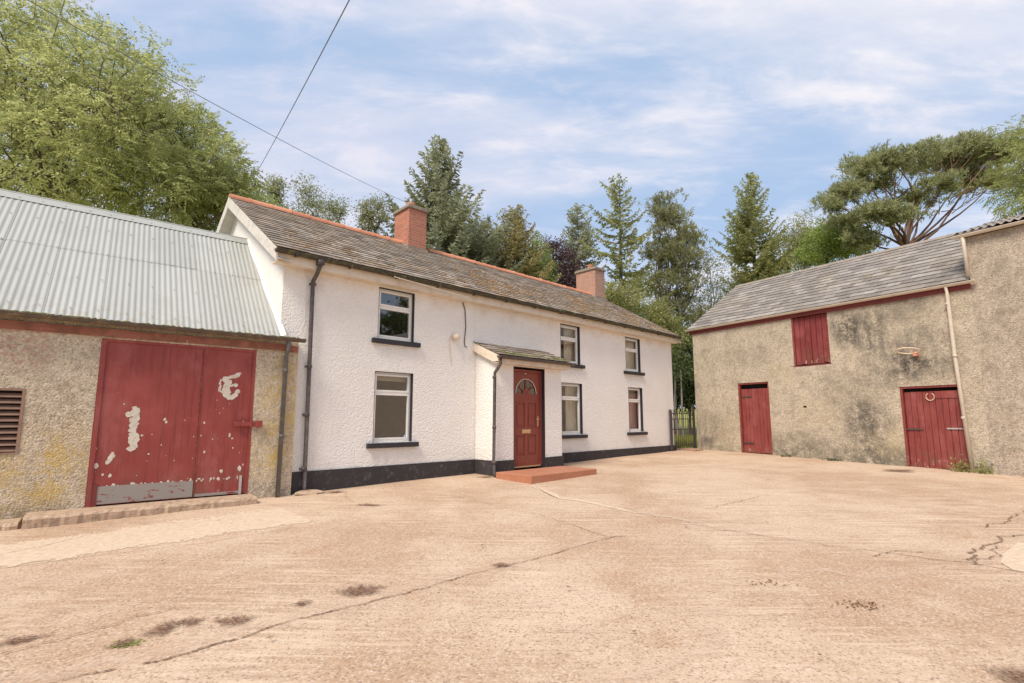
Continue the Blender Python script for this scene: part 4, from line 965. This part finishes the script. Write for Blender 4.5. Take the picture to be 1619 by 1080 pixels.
def sheets(y0_, y1_, z0_, seed):     # corrugated fibre cement sheets
    rng = random.Random(seed); pit = .146; n = int((q + .3) / pit * 8); rows = 3
    for r in range(rows):
        t0 = y0_ + (y1_ - y0_) * r / rows - (0 if r == 0 else .06 * (1 if y1_ > y0_ else -1)); t1 = y0_ + (y1_ - y0_) * (r + 1) / rows; lf = .012 * r
        for i in range(n):
            X0 = -.20 + i * pit / 8; X1 = X0 + pit / 8; tone = .5 + .4 * math.sin(i // 56 * 7.7 + r * 3)
            h0 = .026 * math.sin(2 * math.pi * X0 / pit); h1 = .026 * math.sin(2 * math.pi * X1 / pit)
            za, zb2 = z0_ + abs(t0 - y0_) * TP + lf, z0_ + abs(t1 - y0_) * TP + lf - .010
            mb.face([(X0, t0, za + h0), (X1, t0, za + h1), (X1, t1, zb2 + h1), (X0, t1, zb2 + h0)], 0, tone)
sheets(-.14, 3.4, 6.02, 1); sheets(6.94, 3.4, 6.02, 2)
tr = mb.build('roof', FIBRE, tb)
mb = MB(); mb.prism([(-.02, 5.95), (3.4, 7.03), (6.82, 5.95), (6.82, 5.90), (3.4, 6.96), (-.02, 5.90)], -.06, q + .02); mb.build('roof_boarding', DARK, tr)
mb = MB(); gutter(mb, -.22, q, -.12, 5.95, .058); mb.build('gutter', BPIPE, tb)
mb = MB(); mb.tube([(-.03, -.12, 5.90), (-.015, -.10, 5.7), (.0, -.10, 4.92)], .042, 10); mb.build('downpipe', BPIPE, tb, True)
plank_door(tb, 3.65, 4.85, .15, 2.28, 9, BARNRED, 9)

# ------------------------------------------------------------------ gate and slab
ga = Vector((5.46, 17.44)); gb = Vector((6.69, 18.62)); gd = gb - ga; gw = gd.length
gate = empty('garden_gate', (ga.x, ga.y, gz(*ga)), math.atan2(gd.y, gd.x), 'low black iron bar gate between the farmhouse corner and the barn', 'gate')
mb = MB(); mb.box(-.03, .03, -.03, .03, -.1, 1.42); mb.build('post', GATEM, gate); mb = MB(); mb.box(gw - .05, gw + .02, -.03, .04, -.1, 1.62); mb.build('post', GATEM, gate)
mb = MB(); a, b = .08, gw - .08
for z_ in (.16, .72, 1.08, 1.27): mb.box(a, b, -.014, .014, z_, z_ + .03)
n = 11
for k in range(n + 1): X = a + (b - a) * k / n; mb.tube([(X, 0, .12), (X, 0, 1.36 + (.05 if k % 2 else 0))], .010 if 0 < k < n else .018, 6)
mb.build('bar_panel', GATEM, gate)
mb = MB(); P = [(5.85, 17.95), (6.22, 17.42), (6.72, 17.90), (6.55, 18.4)]
mb.hexa([(p[0], p[1], .2) for p in P] + [(p[0], p[1], gz(*p) + .035) for p in P]); tag(mb.build('paving_slab', SLABM), 'small brown slab lying in front of the garden gate', 'paving slab')

# ------------------------------------------------------------------ vegetation
cP, sP = math.cos(PITCH), math.sin(PITCH)
def at(u, v, Y):
    """point seen at photo pixel (u, v) that stands Y metres in front of the camera"""
    x = (u - 809.5) / 794; y = -(v - 560) / 794; r = np.array([x, cP - y * sP, sP + y * cP]); p = r * (Y / r[1]); p[2] += CAMZ; return p
def unit(a): return a / (np.linalg.norm(a, axis=-1, keepdims=True) + 1e-9)
def cards(C, D, L, W, g):
    """diamond leaves: centres C, directions D, lengths L, widths W"""
    n = len(C); r = unit(g.normal(size=(n, 3))); S = unit(np.cross(D, r)); L = np.broadcast_to(L, n)[:, None]; W = np.broadcast_to(W, n)[:, None]
    return np.stack([C - D * L * .5, C + S * W * .5 - D * L * .05, C + D * L * .5, C - S * W * .5 - D * L * .05], 1)
def tube_q(pts, rad, sides=6):
    mb = MB(); mb.tube(pts, rad, sides, False); return mb
def add_tubes(name, lst, mat_, parent):
    mb = MB()
    for pts, rad, s_ in lst: mb.tube(pts, rad, s_, False)
    return mb.build(name, mat_, parent, True)
def bend(a, b, g, k=.12, n=5, sag=.0):
    a = np.array(a, float); b = np.array(b, float); L = np.linalg.norm(b - a); off = g.normal(size=3) * L * k; off2 = g.normal(size=3) * L * k * .5
    return [tuple(a + (b - a) * t + off * math.sin(math.pi * t) * .6 + off2 * math.sin(2 * math.pi * t) * .6 + np.array([0, 0, L * sag * math.sin(math.pi * t)])) for t in np.linspace(0, 1, n)]
TREEG = 'trees growing behind the farm buildings'
def root_at(name, base, label):
    z_ = -.06 - .00465 * base[0] + .02453 * base[1]
    return empty(name, (base[0], base[1], z_), 0, label, 'tree', TREEG), np.array([base[0], base[1], z_])
def broad(name, label, u0, Y, blobs, nclump, per, leafL, leafW, mat_, seed, style='leaf', clr=.5, bark=BARK, trunk_r=.22, depthk=1.0, shell=.35, barerange=0, ntwig=60, low=None, jit=.12):
    g = np.random.default_rng(seed); b0 = at(u0, 640, Y); rt, base = root_at(name, b0, label)
    B = []
    for bl in blobs:
        u, v, ru, rv = bl[:4]; y = Y + (bl[4] if len(bl) > 4 else 0); c = at(u, v, y) - base; s_ = np.linalg.norm(at(u, v, y) - np.array([0, 0, CAMZ])) / 794 * .93
        B.append((c, np.array([ru * s_, min(ru, rv * 1.2) * s_ * depthk, rv * s_])))
    wts = np.array([b_[1][0] * b_[1][2] for b_ in B]); wts = wts / wts.sum()
    idx = g.choice(len(B), nclump, p=wts); dirs = unit(g.normal(size=(nclump, 3))); rad = shell + (1 - shell) * g.random(nclump) ** .6
    CC = np.array([B[i][0] for i in idx]) + dirs * rad[:, None] * np.array([B[i][1] for i in idx]) * (1 + jit * g.normal(size=(nclump, 1)))
    ctone = np.clip(.5 + .20 * g.normal(size=nclump), 0, 1)
    if style == 'ash':      # drooping compound leaves: leaflets in two rows along a stalk
        nl = 9; ns = per; N_ = nclump * ns
        sc = np.repeat(CC, ns, 0) + g.normal(size=(N_, 3)) * clr * np.array([.62, .62, .36])
        sd_ = unit(np.repeat(dirs, ns, 0) * .9 + g.normal(size=(N_, 3)) * .75 + np.array([0, 0, -.25])); side = unit(np.cross(sd_, np.array([0, 0, 1.]) + g.normal(size=(N_, 3)) * .35))
        P = []; D = []
        for k in range(nl):
            t = (k // 2 + 1) / 4.5 * leafL * 3.0; sg = 1 if k % 2 else -1
            if k == nl - 1: d_ = sd_; p = sc + sd_ * (t + leafL * .4)
            else: d_ = unit(side * sg + sd_ * .75); p = sc + sd_ * t + d_ * leafL * .5
            p = p + np.array([0, 0, -1]) * (t ** 2) * .35; P.append(p); D.append(unit(d_ + np.array([0, 0, -.35])))
        C = np.concatenate(P); D = np.concatenate(D); T = np.tile(np.repeat(ctone, ns), nl)
        Q = cards(C, D, leafL * g.uniform(.8, 1.2, len(C)), leafW * g.uniform(.8, 1.2, len(C)), g)
    elif style == 'tuft':   # needles splayed from shoot tips
        ns = per; nn = 11; N_ = nclump * ns
        sc = np.repeat(CC, ns, 0) + g.normal(size=(N_, 3)) * clr * np.array([.8, .8, .33])
        ax = unit(np.repeat(dirs, ns, 0) * .45 + g.normal(size=(N_, 3)) * .45 + np.array([0, 0, .85]))
        C = np.repeat(sc, nn, 0); D = unit(np.repeat(ax, nn, 0) + g.normal(size=(N_ * nn, 3)) * .55); C = C + D * leafL * .5 + np.repeat(ax, nn, 0) * g.uniform(-.12, .12, (N_ * nn, 1))
        T = np.repeat(np.repeat(ctone, ns), nn); Q = cards(C, D, leafL, leafW, g)
    else:
        N_ = nclump * per
        C = np.repeat(CC, per, 0) + g.normal(size=(N_, 3)) * clr * np.array([.6, .6, .42]); D = unit(g.normal(size=(N_, 3)) + np.array([0, 0, -.4])); T = np.repeat(ctone, per)
        Q = cards(C, D, leafL * g.uniform(.7, 1.3, N_), leafW * g.uniform(.7, 1.3, N_), g)
    T = np.clip(T + .13 * g.normal(size=len(T)), 0, 1)
    quads('crown', Q, mat_, rt, T)
    tl = []; cz = min(b_[0][2] - b_[1][2] * .6 for b_ in B); cm = sum(b_[0] * w_ for b_, w_ in zip(B, wts))
    fork = np.array([cm[0] * .35, cm[1] * .35, max(1.2, cz)])
    tl.append((bend((0, 0, -.2), fork, g, .04, 6), [trunk_r * q_ for q_ in (1.25, 1.05, .95, .88, .82, .78)], 10))
    for i, (c, r) in enumerate(B):
        tl.append((bend(fork, c + np.array([0, 0, r[2] * .2]), g, .13, 7), [trunk_r * q_ for q_ in (.62, .52, .43, .35, .27, .2, .12)], 7))
    for i in g.choice(nclump, min(ntwig, nclump), replace=False):
        c, r = B[idx[i]]; st_ = fork + (c - fork) * g.uniform(.45, 1.0)
        tl.append((bend(st_, CC[i] + dirs[i] * clr * .5, g, .14, 6), [trunk_r * q_ for q_ in (.20, .16, .12, .09, .06, .03)], 5))
    add_tubes('trunk', tl, bark, rt); return rt
def conifer(name, label, u0, Y, vtop, vbase, hw, mat_, seed, dens=1.0, power=.8, droop=.25, card=(.26, .085), bark=BARK, wob=.25, ragged_=.3, upturn=.25, nbr=150, twig=1.0, bare=0.):
    g = np.random.default_rng(seed); b0 = at(u0, 640, Y); rt, base = root_at(name, b0, label)
    top = at(u0, vtop, Y) - base; zt = top[2]; zb_ = max(.8, (at(u0, vbase, Y) - base)[2]); R_ = hw / 794 * Y * 1.08
    lean = g.normal(size=2) * .15
    C = []; D = []; L = []; W_ = []; T = []; tl = []
    tl.append(([(lean[0] * (z_ / zt) ** 2, lean[1] * (z_ / zt) ** 2, z_) for z_ in np.linspace(-.2, zt, 9)], list(np.linspace(.012 * zt + .05, .015, 9)), 9))
    sect = 1 + wob * g.normal(size=14)
    for k in range(nbr):
        t = (k + g.random()) / nbr; z_ = zb_ + (zt - zb_) * t; az = k * 2.4 + g.normal() * .5
        prof = (1 - t) ** power * (.82 + .18 * min(1, t * 6)); ln = R_ * prof * sect[int((az % (2 * math.pi)) / (2 * math.pi) * 7) + (7 if t > .5 else 0)] * g.uniform(1 - ragged_, 1 + ragged_ * .5) + .14
        if t < .5 and g.random() < bare: continue
        up = .55 * t - droop * (1 - t); a = np.array([math.cos(az), math.sin(az), 0]); s0 = np.array([lean[0] * (z_ / zt) ** 2, lean[1] * (z_ / zt) ** 2, z_])
        def P(q): return s0 + a * ln * q + np.array([0, 0, 1.]) * ln * (up * q - droop * .5 * math.sin(math.pi * q) * .6 + upturn * q ** 3)
        if ln > .5: tl.append(([tuple(P(q)) for q in (0, .35, .7, 1)], [.012 + .012 * ln, .01 + .008 * ln, .01, .005], 4))
        nt_ = max(4, int(ln / .11 * dens)); tone = np.clip(.5 + .17 * g.normal(), 0, 1); side = np.array([-a[1], a[0], 0])
        for q in np.linspace(.12, 1, nt_):
            p = P(q); fw = unit(P(min(1, q + .05)) - P(q - .05) + 1e-6)
            for s_ in (-1, 1):
                tw = (.12 + .34 * ln * (1 - q) ** .8 * min(1, q * 4) * .9) * twig * g.uniform(.7, 1.2); d_ = unit(side * s_ + fw * .75 + np.array([0, 0, -.25 + .3 * g.normal()]))
                nc = max(2, int(tw / .09))
                for m_ in range(nc):
                    f_ = (m_ + .5) / nc; C.append(p + d_ * tw * f_ + np.array([0, 0, -.12 * tw * f_]) + g.normal(size=3) * .035); D.append(unit(d_ + g.normal(size=3) * .40 + np.array([0, 0, -.15]))); T.append(tone + (.12 if f_ > .6 else 0))
    C = np.array(C); D = np.array(D); T = np.clip(np.array(T) + .12 * g.normal(size=len(T)), 0, 1)
    Q = cards(C, D, card[0] * g.uniform(.7, 1.3, len(C)), card[1] * g.uniform(.7, 1.3, len(C)), g)
    quads('crown', Q, mat_, rt, T); add_tubes('trunk', tl, bark, rt); return rt

# left: big ash trees behind the shed
broad('ash_tree', 'tallest feathery ash tree at the far left behind the corrugated shed roof', 60, 17,
      [(10, 130, 110, 95), (95, 105, 80, 75, 1), (175, 160, 80, 80, -1), (-60, 240, 120, 110), (60, 260, 110, 80, -2), (160, 270, 90, 70), (235, 150, 40, 45, 1)], 880, 12, .14, .052, L_ASH, 11, 'ash', .42, trunk_r=.24, ntwig=200)
broad('ash_tree', 'ash tree with drooping sprays between the tall ash and the farmhouse gable', 290, 19,
      [(245, 215, 55, 60), (300, 235, 55, 50, 1), (345, 275, 48, 45), (255, 300, 70, 50, -2), (330, 325, 60, 45, 1), (385, 310, 28, 32)], 540, 12, .14, .052, L_ASH, 12, 'ash', .40, trunk_r=.2, ntwig=90)
broad('hedgerow_bush', 'leafy bush showing just above the farmhouse ridge beside the left verge', 400, 23, [(395, 330, 34, 25), (425, 345, 30, 20)], 120, 45, .13, .08, L_BRI, 13, clr=.4, trunk_r=.08)
# slim saplings behind the ridge
for k, (u, Y, bl, lab) in enumerate([(440, 24, [(436, 300, 12, 22), (442, 335, 16, 20)], 'slimmest wispy young tree, next to the ash trees, above the farmhouse ridge'),
                                     (488, 25, [(486, 305, 20, 26), (480, 340, 20, 22), (503, 330, 12, 22)], 'wispy young tree with a rounded top above the middle of the left ridge'),
                                     (530, 25, [(522, 325, 15, 25), (538, 330, 13, 22), (522, 355, 24, 20)], 'wispy forked young tree to the left of the small dark tree above the ridge')]):
    broad('young_tree', lab, u, Y, bl, 85, 32, .12, .05, L_OLV, 20 + k, clr=.32, trunk_r=.07, shell=.1, ntwig=50)
broad('young_tree', 'small dark tree with clumped foliage just left of the red brick chimney', 586, 26, [(580, 335, 14, 16), (598, 322, 11, 12), (585, 355, 18, 18), (606, 340, 8, 14)], 80, 40, .11, .06, L_PINE, 25, clr=.3, trunk_r=.10, ntwig=40)
conifer('spruce_tree', 'large dark spruce rising behind the red brick chimney', 690, 27, 222, 560, 128, L_SPR, 31, 1.2, .80, .10, card=(.30, .10), wob=.22, ragged_=.42, upturn=.35, nbr=190, bare=.0)
broad('bushy_tree', 'rounded grey green tree to the right of the large spruce', 768, 29, [(760, 380, 34, 36), (742, 405, 34, 34), (785, 400, 30, 40), (720, 430, 40, 40)], 260, 60, .13, .07, L_SPR, 32, clr=.45, trunk_r=.16)
conifer('golden_conifer', 'golden olive conifer above the middle of the farmhouse ridge', 812, 29, 333, 520, 66, L_GOLD, 33, 1.1, .6, .3, wob=.15, nbr=150)
broad('bushy_tree', 'pale green rounded tree between the golden conifer and the purple tree', 846, 30, [(846, 400, 22, 28), (855, 430, 28, 30), (835, 430, 25, 30)], 150, 60, .12, .07, L_BRI, 34, clr=.4, trunk_r=.12)
broad('copper_beech', 'dark purple leaved tree left of the far chimney', 882, 31, [(870, 395, 16, 22), (890, 415, 22, 30), (880, 450, 30, 30), (905, 440, 20, 30)], 150, 55, .12, .08, L_PUR, 35, clr=.38, trunk_r=.12, ntwig=60)
conifer('pine_tree', 'blue green pine standing directly behind the far brick chimney', 922, 33, 328, 520, 52, L_SPR, 36, 1.3, .60, .15, wob=.2, nbr=120, ragged_=.4)
conifer('larch_tree', 'tall narrow yellow green conifer just right of the far chimney', 986, 30, 286, 600, 58, L_YEL, 37, 1.2, .5, .15, wob=.35, ragged_=.6, nbr=120, upturn=.2)
broad('pine_tree', 'bushy topped pine with upswept tufts between the tall larch and the barn roof', 1064, 30,
      [(1055, 330, 20, 24), (1062, 365, 30, 26), (1092, 375, 20, 16), (1045, 400, 30, 24), (1080, 410, 34, 26), (1060, 450, 42, 28), (1070, 500, 48, 32), (1060, 545, 46, 30)], 300, 12, .24, .040, L_PINE, 38, 'tuft', .38, BARKR, .15, ntwig=90)
broad('birch_tree', 'pale drooping birch between the pines and the barn gable', 1130, 31, [(1122, 430, 20, 36), (1140, 470, 26, 38), (1115, 490, 28, 36), (1105, 545, 30, 50)], 150, 45, .11, .055, L_OLV, 39, clr=.42, trunk_r=.09, ntwig=80, bark=BARKP)
broad('bushy_tree', 'low bushy yellow green tree behind the far end of the farmhouse roof', 1000, 27, [(995, 470, 36, 32), (1030, 505, 36, 30), (960, 480, 26, 28), (1060, 530, 26, 34)], 210, 60, .12, .07, L_YEL, 40, clr=.42, trunk_r=.12)
broad('laurel_bush', 'dark evergreen bush filling the gap beyond the garden gate', 1092, 29, [(1090, 560, 36, 50), (1075, 610, 24, 34), (1115, 600, 40, 50), (1050, 590, 24, 44), (1085, 630, 40, 20), (1045, 635, 30, 20)], 320, 60, .16, .09, L_DRK, 41, clr=.45, trunk_r=.10, ntwig=40)
conifer('spruce_tree', 'pointed spruce behind the left end of the barn roof', 1206, 31, 280, 560, 84, L_YEL, 42, 1.2, .75, .22, wob=.16, nbr=170)
broad('bushy_tree', 'mid green tree to the right of the pointed spruce behind the barn', 1262, 30, [(1262, 368, 24, 30), (1245, 400, 34, 30), (1280, 400, 28, 36), (1230, 440, 40, 40)], 220, 60, .12, .07, L_YEL, 43, clr=.42, trunk_r=.13)
broad('sycamore_tree', 'fresh bright green tree at the foot of the wide pine behind the barn ridge', 1320, 26, [(1318, 365, 26, 20), (1300, 390, 34, 26), (1345, 385, 30, 22)], 190, 60, .12, .08, L_BRI, 44, clr=.4, trunk_r=.12)
broad('scots_pine', 'wide flat topped Scots pine with bare branching limbs behind the barn roof', 1440, 24,
      [(1318, 325, 20, 12), (1338, 302, 28, 14), (1362, 268, 24, 13), (1392, 290, 24, 13, 1), (1402, 250, 26, 13), (1446, 262, 28, 14, 1), (1470, 238, 28, 12, -1), (1505, 256, 26, 13, 1), (1530, 232, 26, 12), (1560, 250, 28, 12, 1), (1588, 236, 18, 12), (1450, 316, 30, 10, 1), (1388, 335, 34, 10, -1), (1540, 282, 28, 10, 1), (1490, 292, 24, 9, -1), (1340, 352, 26, 10), (1362, 384, 26, 10), (1425, 345, 26, 9, -1), (1575, 285, 24, 10)],
      560, 12, .21, .038, L_SCOT, 45, 'tuft', .27, BARKR, .115, ntwig=170, shell=.3, jit=.30, depthk=1.0)
broad('ash_tree', 'leafy ash branches at the right edge above the tall barn roof', 1650, 21, [(1632, 240, 24, 42), (1665, 270, 48, 70), (1625, 295, 20, 22), (1615, 322, 24, 10), (1700, 250, 60, 80)], 280, 11, .125, .046, L_ASH, 46, 'ash', .42, trunk_r=.16, ntwig=90)
def uv(x, y, z):
    r = np.array([x, y, z - CAMZ]); k = r @ np.array([0, cP, sP]); return 809.5 + 794 * r[0] / k, 560 - 794 * (r @ np.array([0, -sP, cP])) / k, np.linalg.norm(r) / 794 * .93
uu, vv, ss = uv(27, 3.0, 7.5)
broad('hedgerow_tree', 'big tree beyond the tall barn, mirrored in the upper left farmhouse window', uv(27, 3.0, 0)[0], 3.0, [(uu, vv, 3.8 / ss, 3.6 / ss), (uv(25, 3, 5)[0], uv(25, 3, 5)[1], 3 / ss, 3 / ss), (uv(30, 3, 6)[0], uv(30, 3, 6)[1], 4 / ss, 3.5 / ss)], 260, 60, .30, .18, L_DRK, 70, clr=.7, trunk_r=.3, ntwig=20)
# pale trunks seen beyond the gate
for k, (u, Y, v1, lab) in enumerate([(1071, 26, 575, 'pale bare trunk beside the farmhouse corner, left of the pair beyond the gate'), (1079, 25, 585, 'thin pale leaning trunk, right of the pair beyond the gate')]):
    g = np.random.default_rng(60 + k); b0 = at(u, 640, Y); rt, base = root_at('bare_tree', b0, lab); tp = at(u - 5 + k * 2, v1, Y) - base
    add_tubes('trunk', [(bend((0, 0, -.2), tp, g, .03, 8), list(np.linspace(.10 - .04 * k, .04, 8)), 8)], BARKP, rt)
    C = tp + g.normal(size=(900, 3)) * np.array([.7, .7, .5]); quads('crown', cards(C, unit(g.normal(size=(900, 3))), .13, .07, g), L_DRK, rt, np.clip(g.normal(size=900) * .2 + .5, 0, 1))
# weeds by the barn door
def weed(name, label, x, y, n, hgt, seed, mat_=L_BRI, spread=.10, ll=.07, lw=.035):
    g = np.random.default_rng(seed); z_ = gz(x, y)
    C = np.abs(g.normal(size=(n, 3))) * np.array([1, 1, hgt * .55]); C[:, :2] = g.normal(size=(n, 2)) * spread
    D = unit(g.normal(size=(n, 3)) + np.array([0, 0, .7])); o = quads(name, cards(C, D, ll, lw, g), mat_, None, np.clip(g.normal(size=n) * .25 + .5, 0, 1))
    o.location = (x, y, z_); tag(o, label, 'weed', 'weeds along the barn wall'); return o
for (p, n, hh, lab) in ((7.48, 170, .26, 'leafy weed at the right foot of the big barn door'), (7.86, 150, .22, 'leafy weed just right of the barn downpipe'), (4.6, 60, .06, 'low moss tuft at the barn wall foot between the doors'), (3.3, 50, .06, 'low moss tuft right of the narrow barn door')):
    w2 = toworld(BARN, p, -.10); weed('weed', lab, w2[0], w2[1], n, hh, int(p * 10), L_YEL if n > 100 else L_DRK)
w2 = toworld(HOUSE, -3.72, -.16); o = weed('weed', 'small weed at the foot of the farmhouse downpipe', w2[0], w2[1], 60, .05, 5, L_YEL, .07, .04, .02); o['group'] = 'weeds along the house'
# grass standing beyond the gate
g = np.random.default_rng(88); n = 26000
C = np.stack([g.uniform(5.5, 12, n), g.uniform(19.0, 27, n), np.zeros(n)], 1); C[:, 2] = -.06 - .00465 * C[:, 0] + .02453 * C[:, 1] + .06
D = unit(g.normal(size=(n, 3)) * .35 + np.array([0, 0, 1])); keep = ~((C[:, 0] - 6.75) * .839 + (C[:, 1] - 18.56) * .544 > -.05) | ((C[:, 0] - 6.75) * -.544 + (C[:, 1] - 18.56) * .839 > .3)
o = quads('grass', cards(C[keep], D[keep], .2, .03, g), leafm('grass blades', (.30, .30, .06), (.42, .42, .09), (.16, .17, .04), .4), None, g.random(int(keep.sum()))); tag(o, 'sunlit long grass in the garden beyond the gate', 'grass', None, 'stuff')
# scattered dead leaves on the concrete
g = np.random.default_rng(99)
lm = leafm('dead leaves', (.22, .12, .06), (.34, .20, .10), (.10, .06, .035), .1)
for k, (x, y, n, sp, lab) in enumerate([(2.66, 4.05, 70, .06, 'scatter of dead leaves on the open concrete in the right foreground'), (2.2, 4.52, 24, .06, 'fainter scatter of dead leaves left of the larger one'), (-2.43, 3.37, 60, .03, 'green moss tuft in the broken concrete at the lower left')]):
    C = g.normal(size=(n, 3)) * np.array([sp * 1.6, sp * .8, 0]); C[:, 2] = .006 + .006 * g.random(n); D = unit(g.normal(size=(n, 3)) * np.array([1, 1, .15]))
    o = quads('dead_leaves' if k < 2 else 'moss_tuft', cards(C, D, .03, .012, g), lm if k < 2 else L_BRI, None, g.random(n)); o.location = (x, y, gz(x, y)); tag(o, lab, 'leaf litter' if k < 2 else 'moss', None, 'stuff')

# ------------------------------------------------------------------ overhead cables
def wire(label, a, b, sag, r):
    a = np.array(a); b = np.array(b); pts = [tuple(a + (b - a) * t - np.array([0, 0, sag * 4 * t * (1 - t)])) for t in np.linspace(0, 1, 40)]
    mb = MB(); mb.tube(pts, r, 6); tag(mb.build('overhead_cable', WIRE), label, 'cable')
a = at(85, 0, 8.); b = at(668, 331, 27); a2 = a + (a - b) * .35
wire('long thin overhead cable crossing from the upper left to the large spruce', a2, b, .35, .008)
a = at(548, 0, 7.); b = at(404, 276, 20); a2 = a + (a - b) * .4
wire('thicker overhead cable dropping steeply to the farmhouse gable', a2, b, .12, .009)
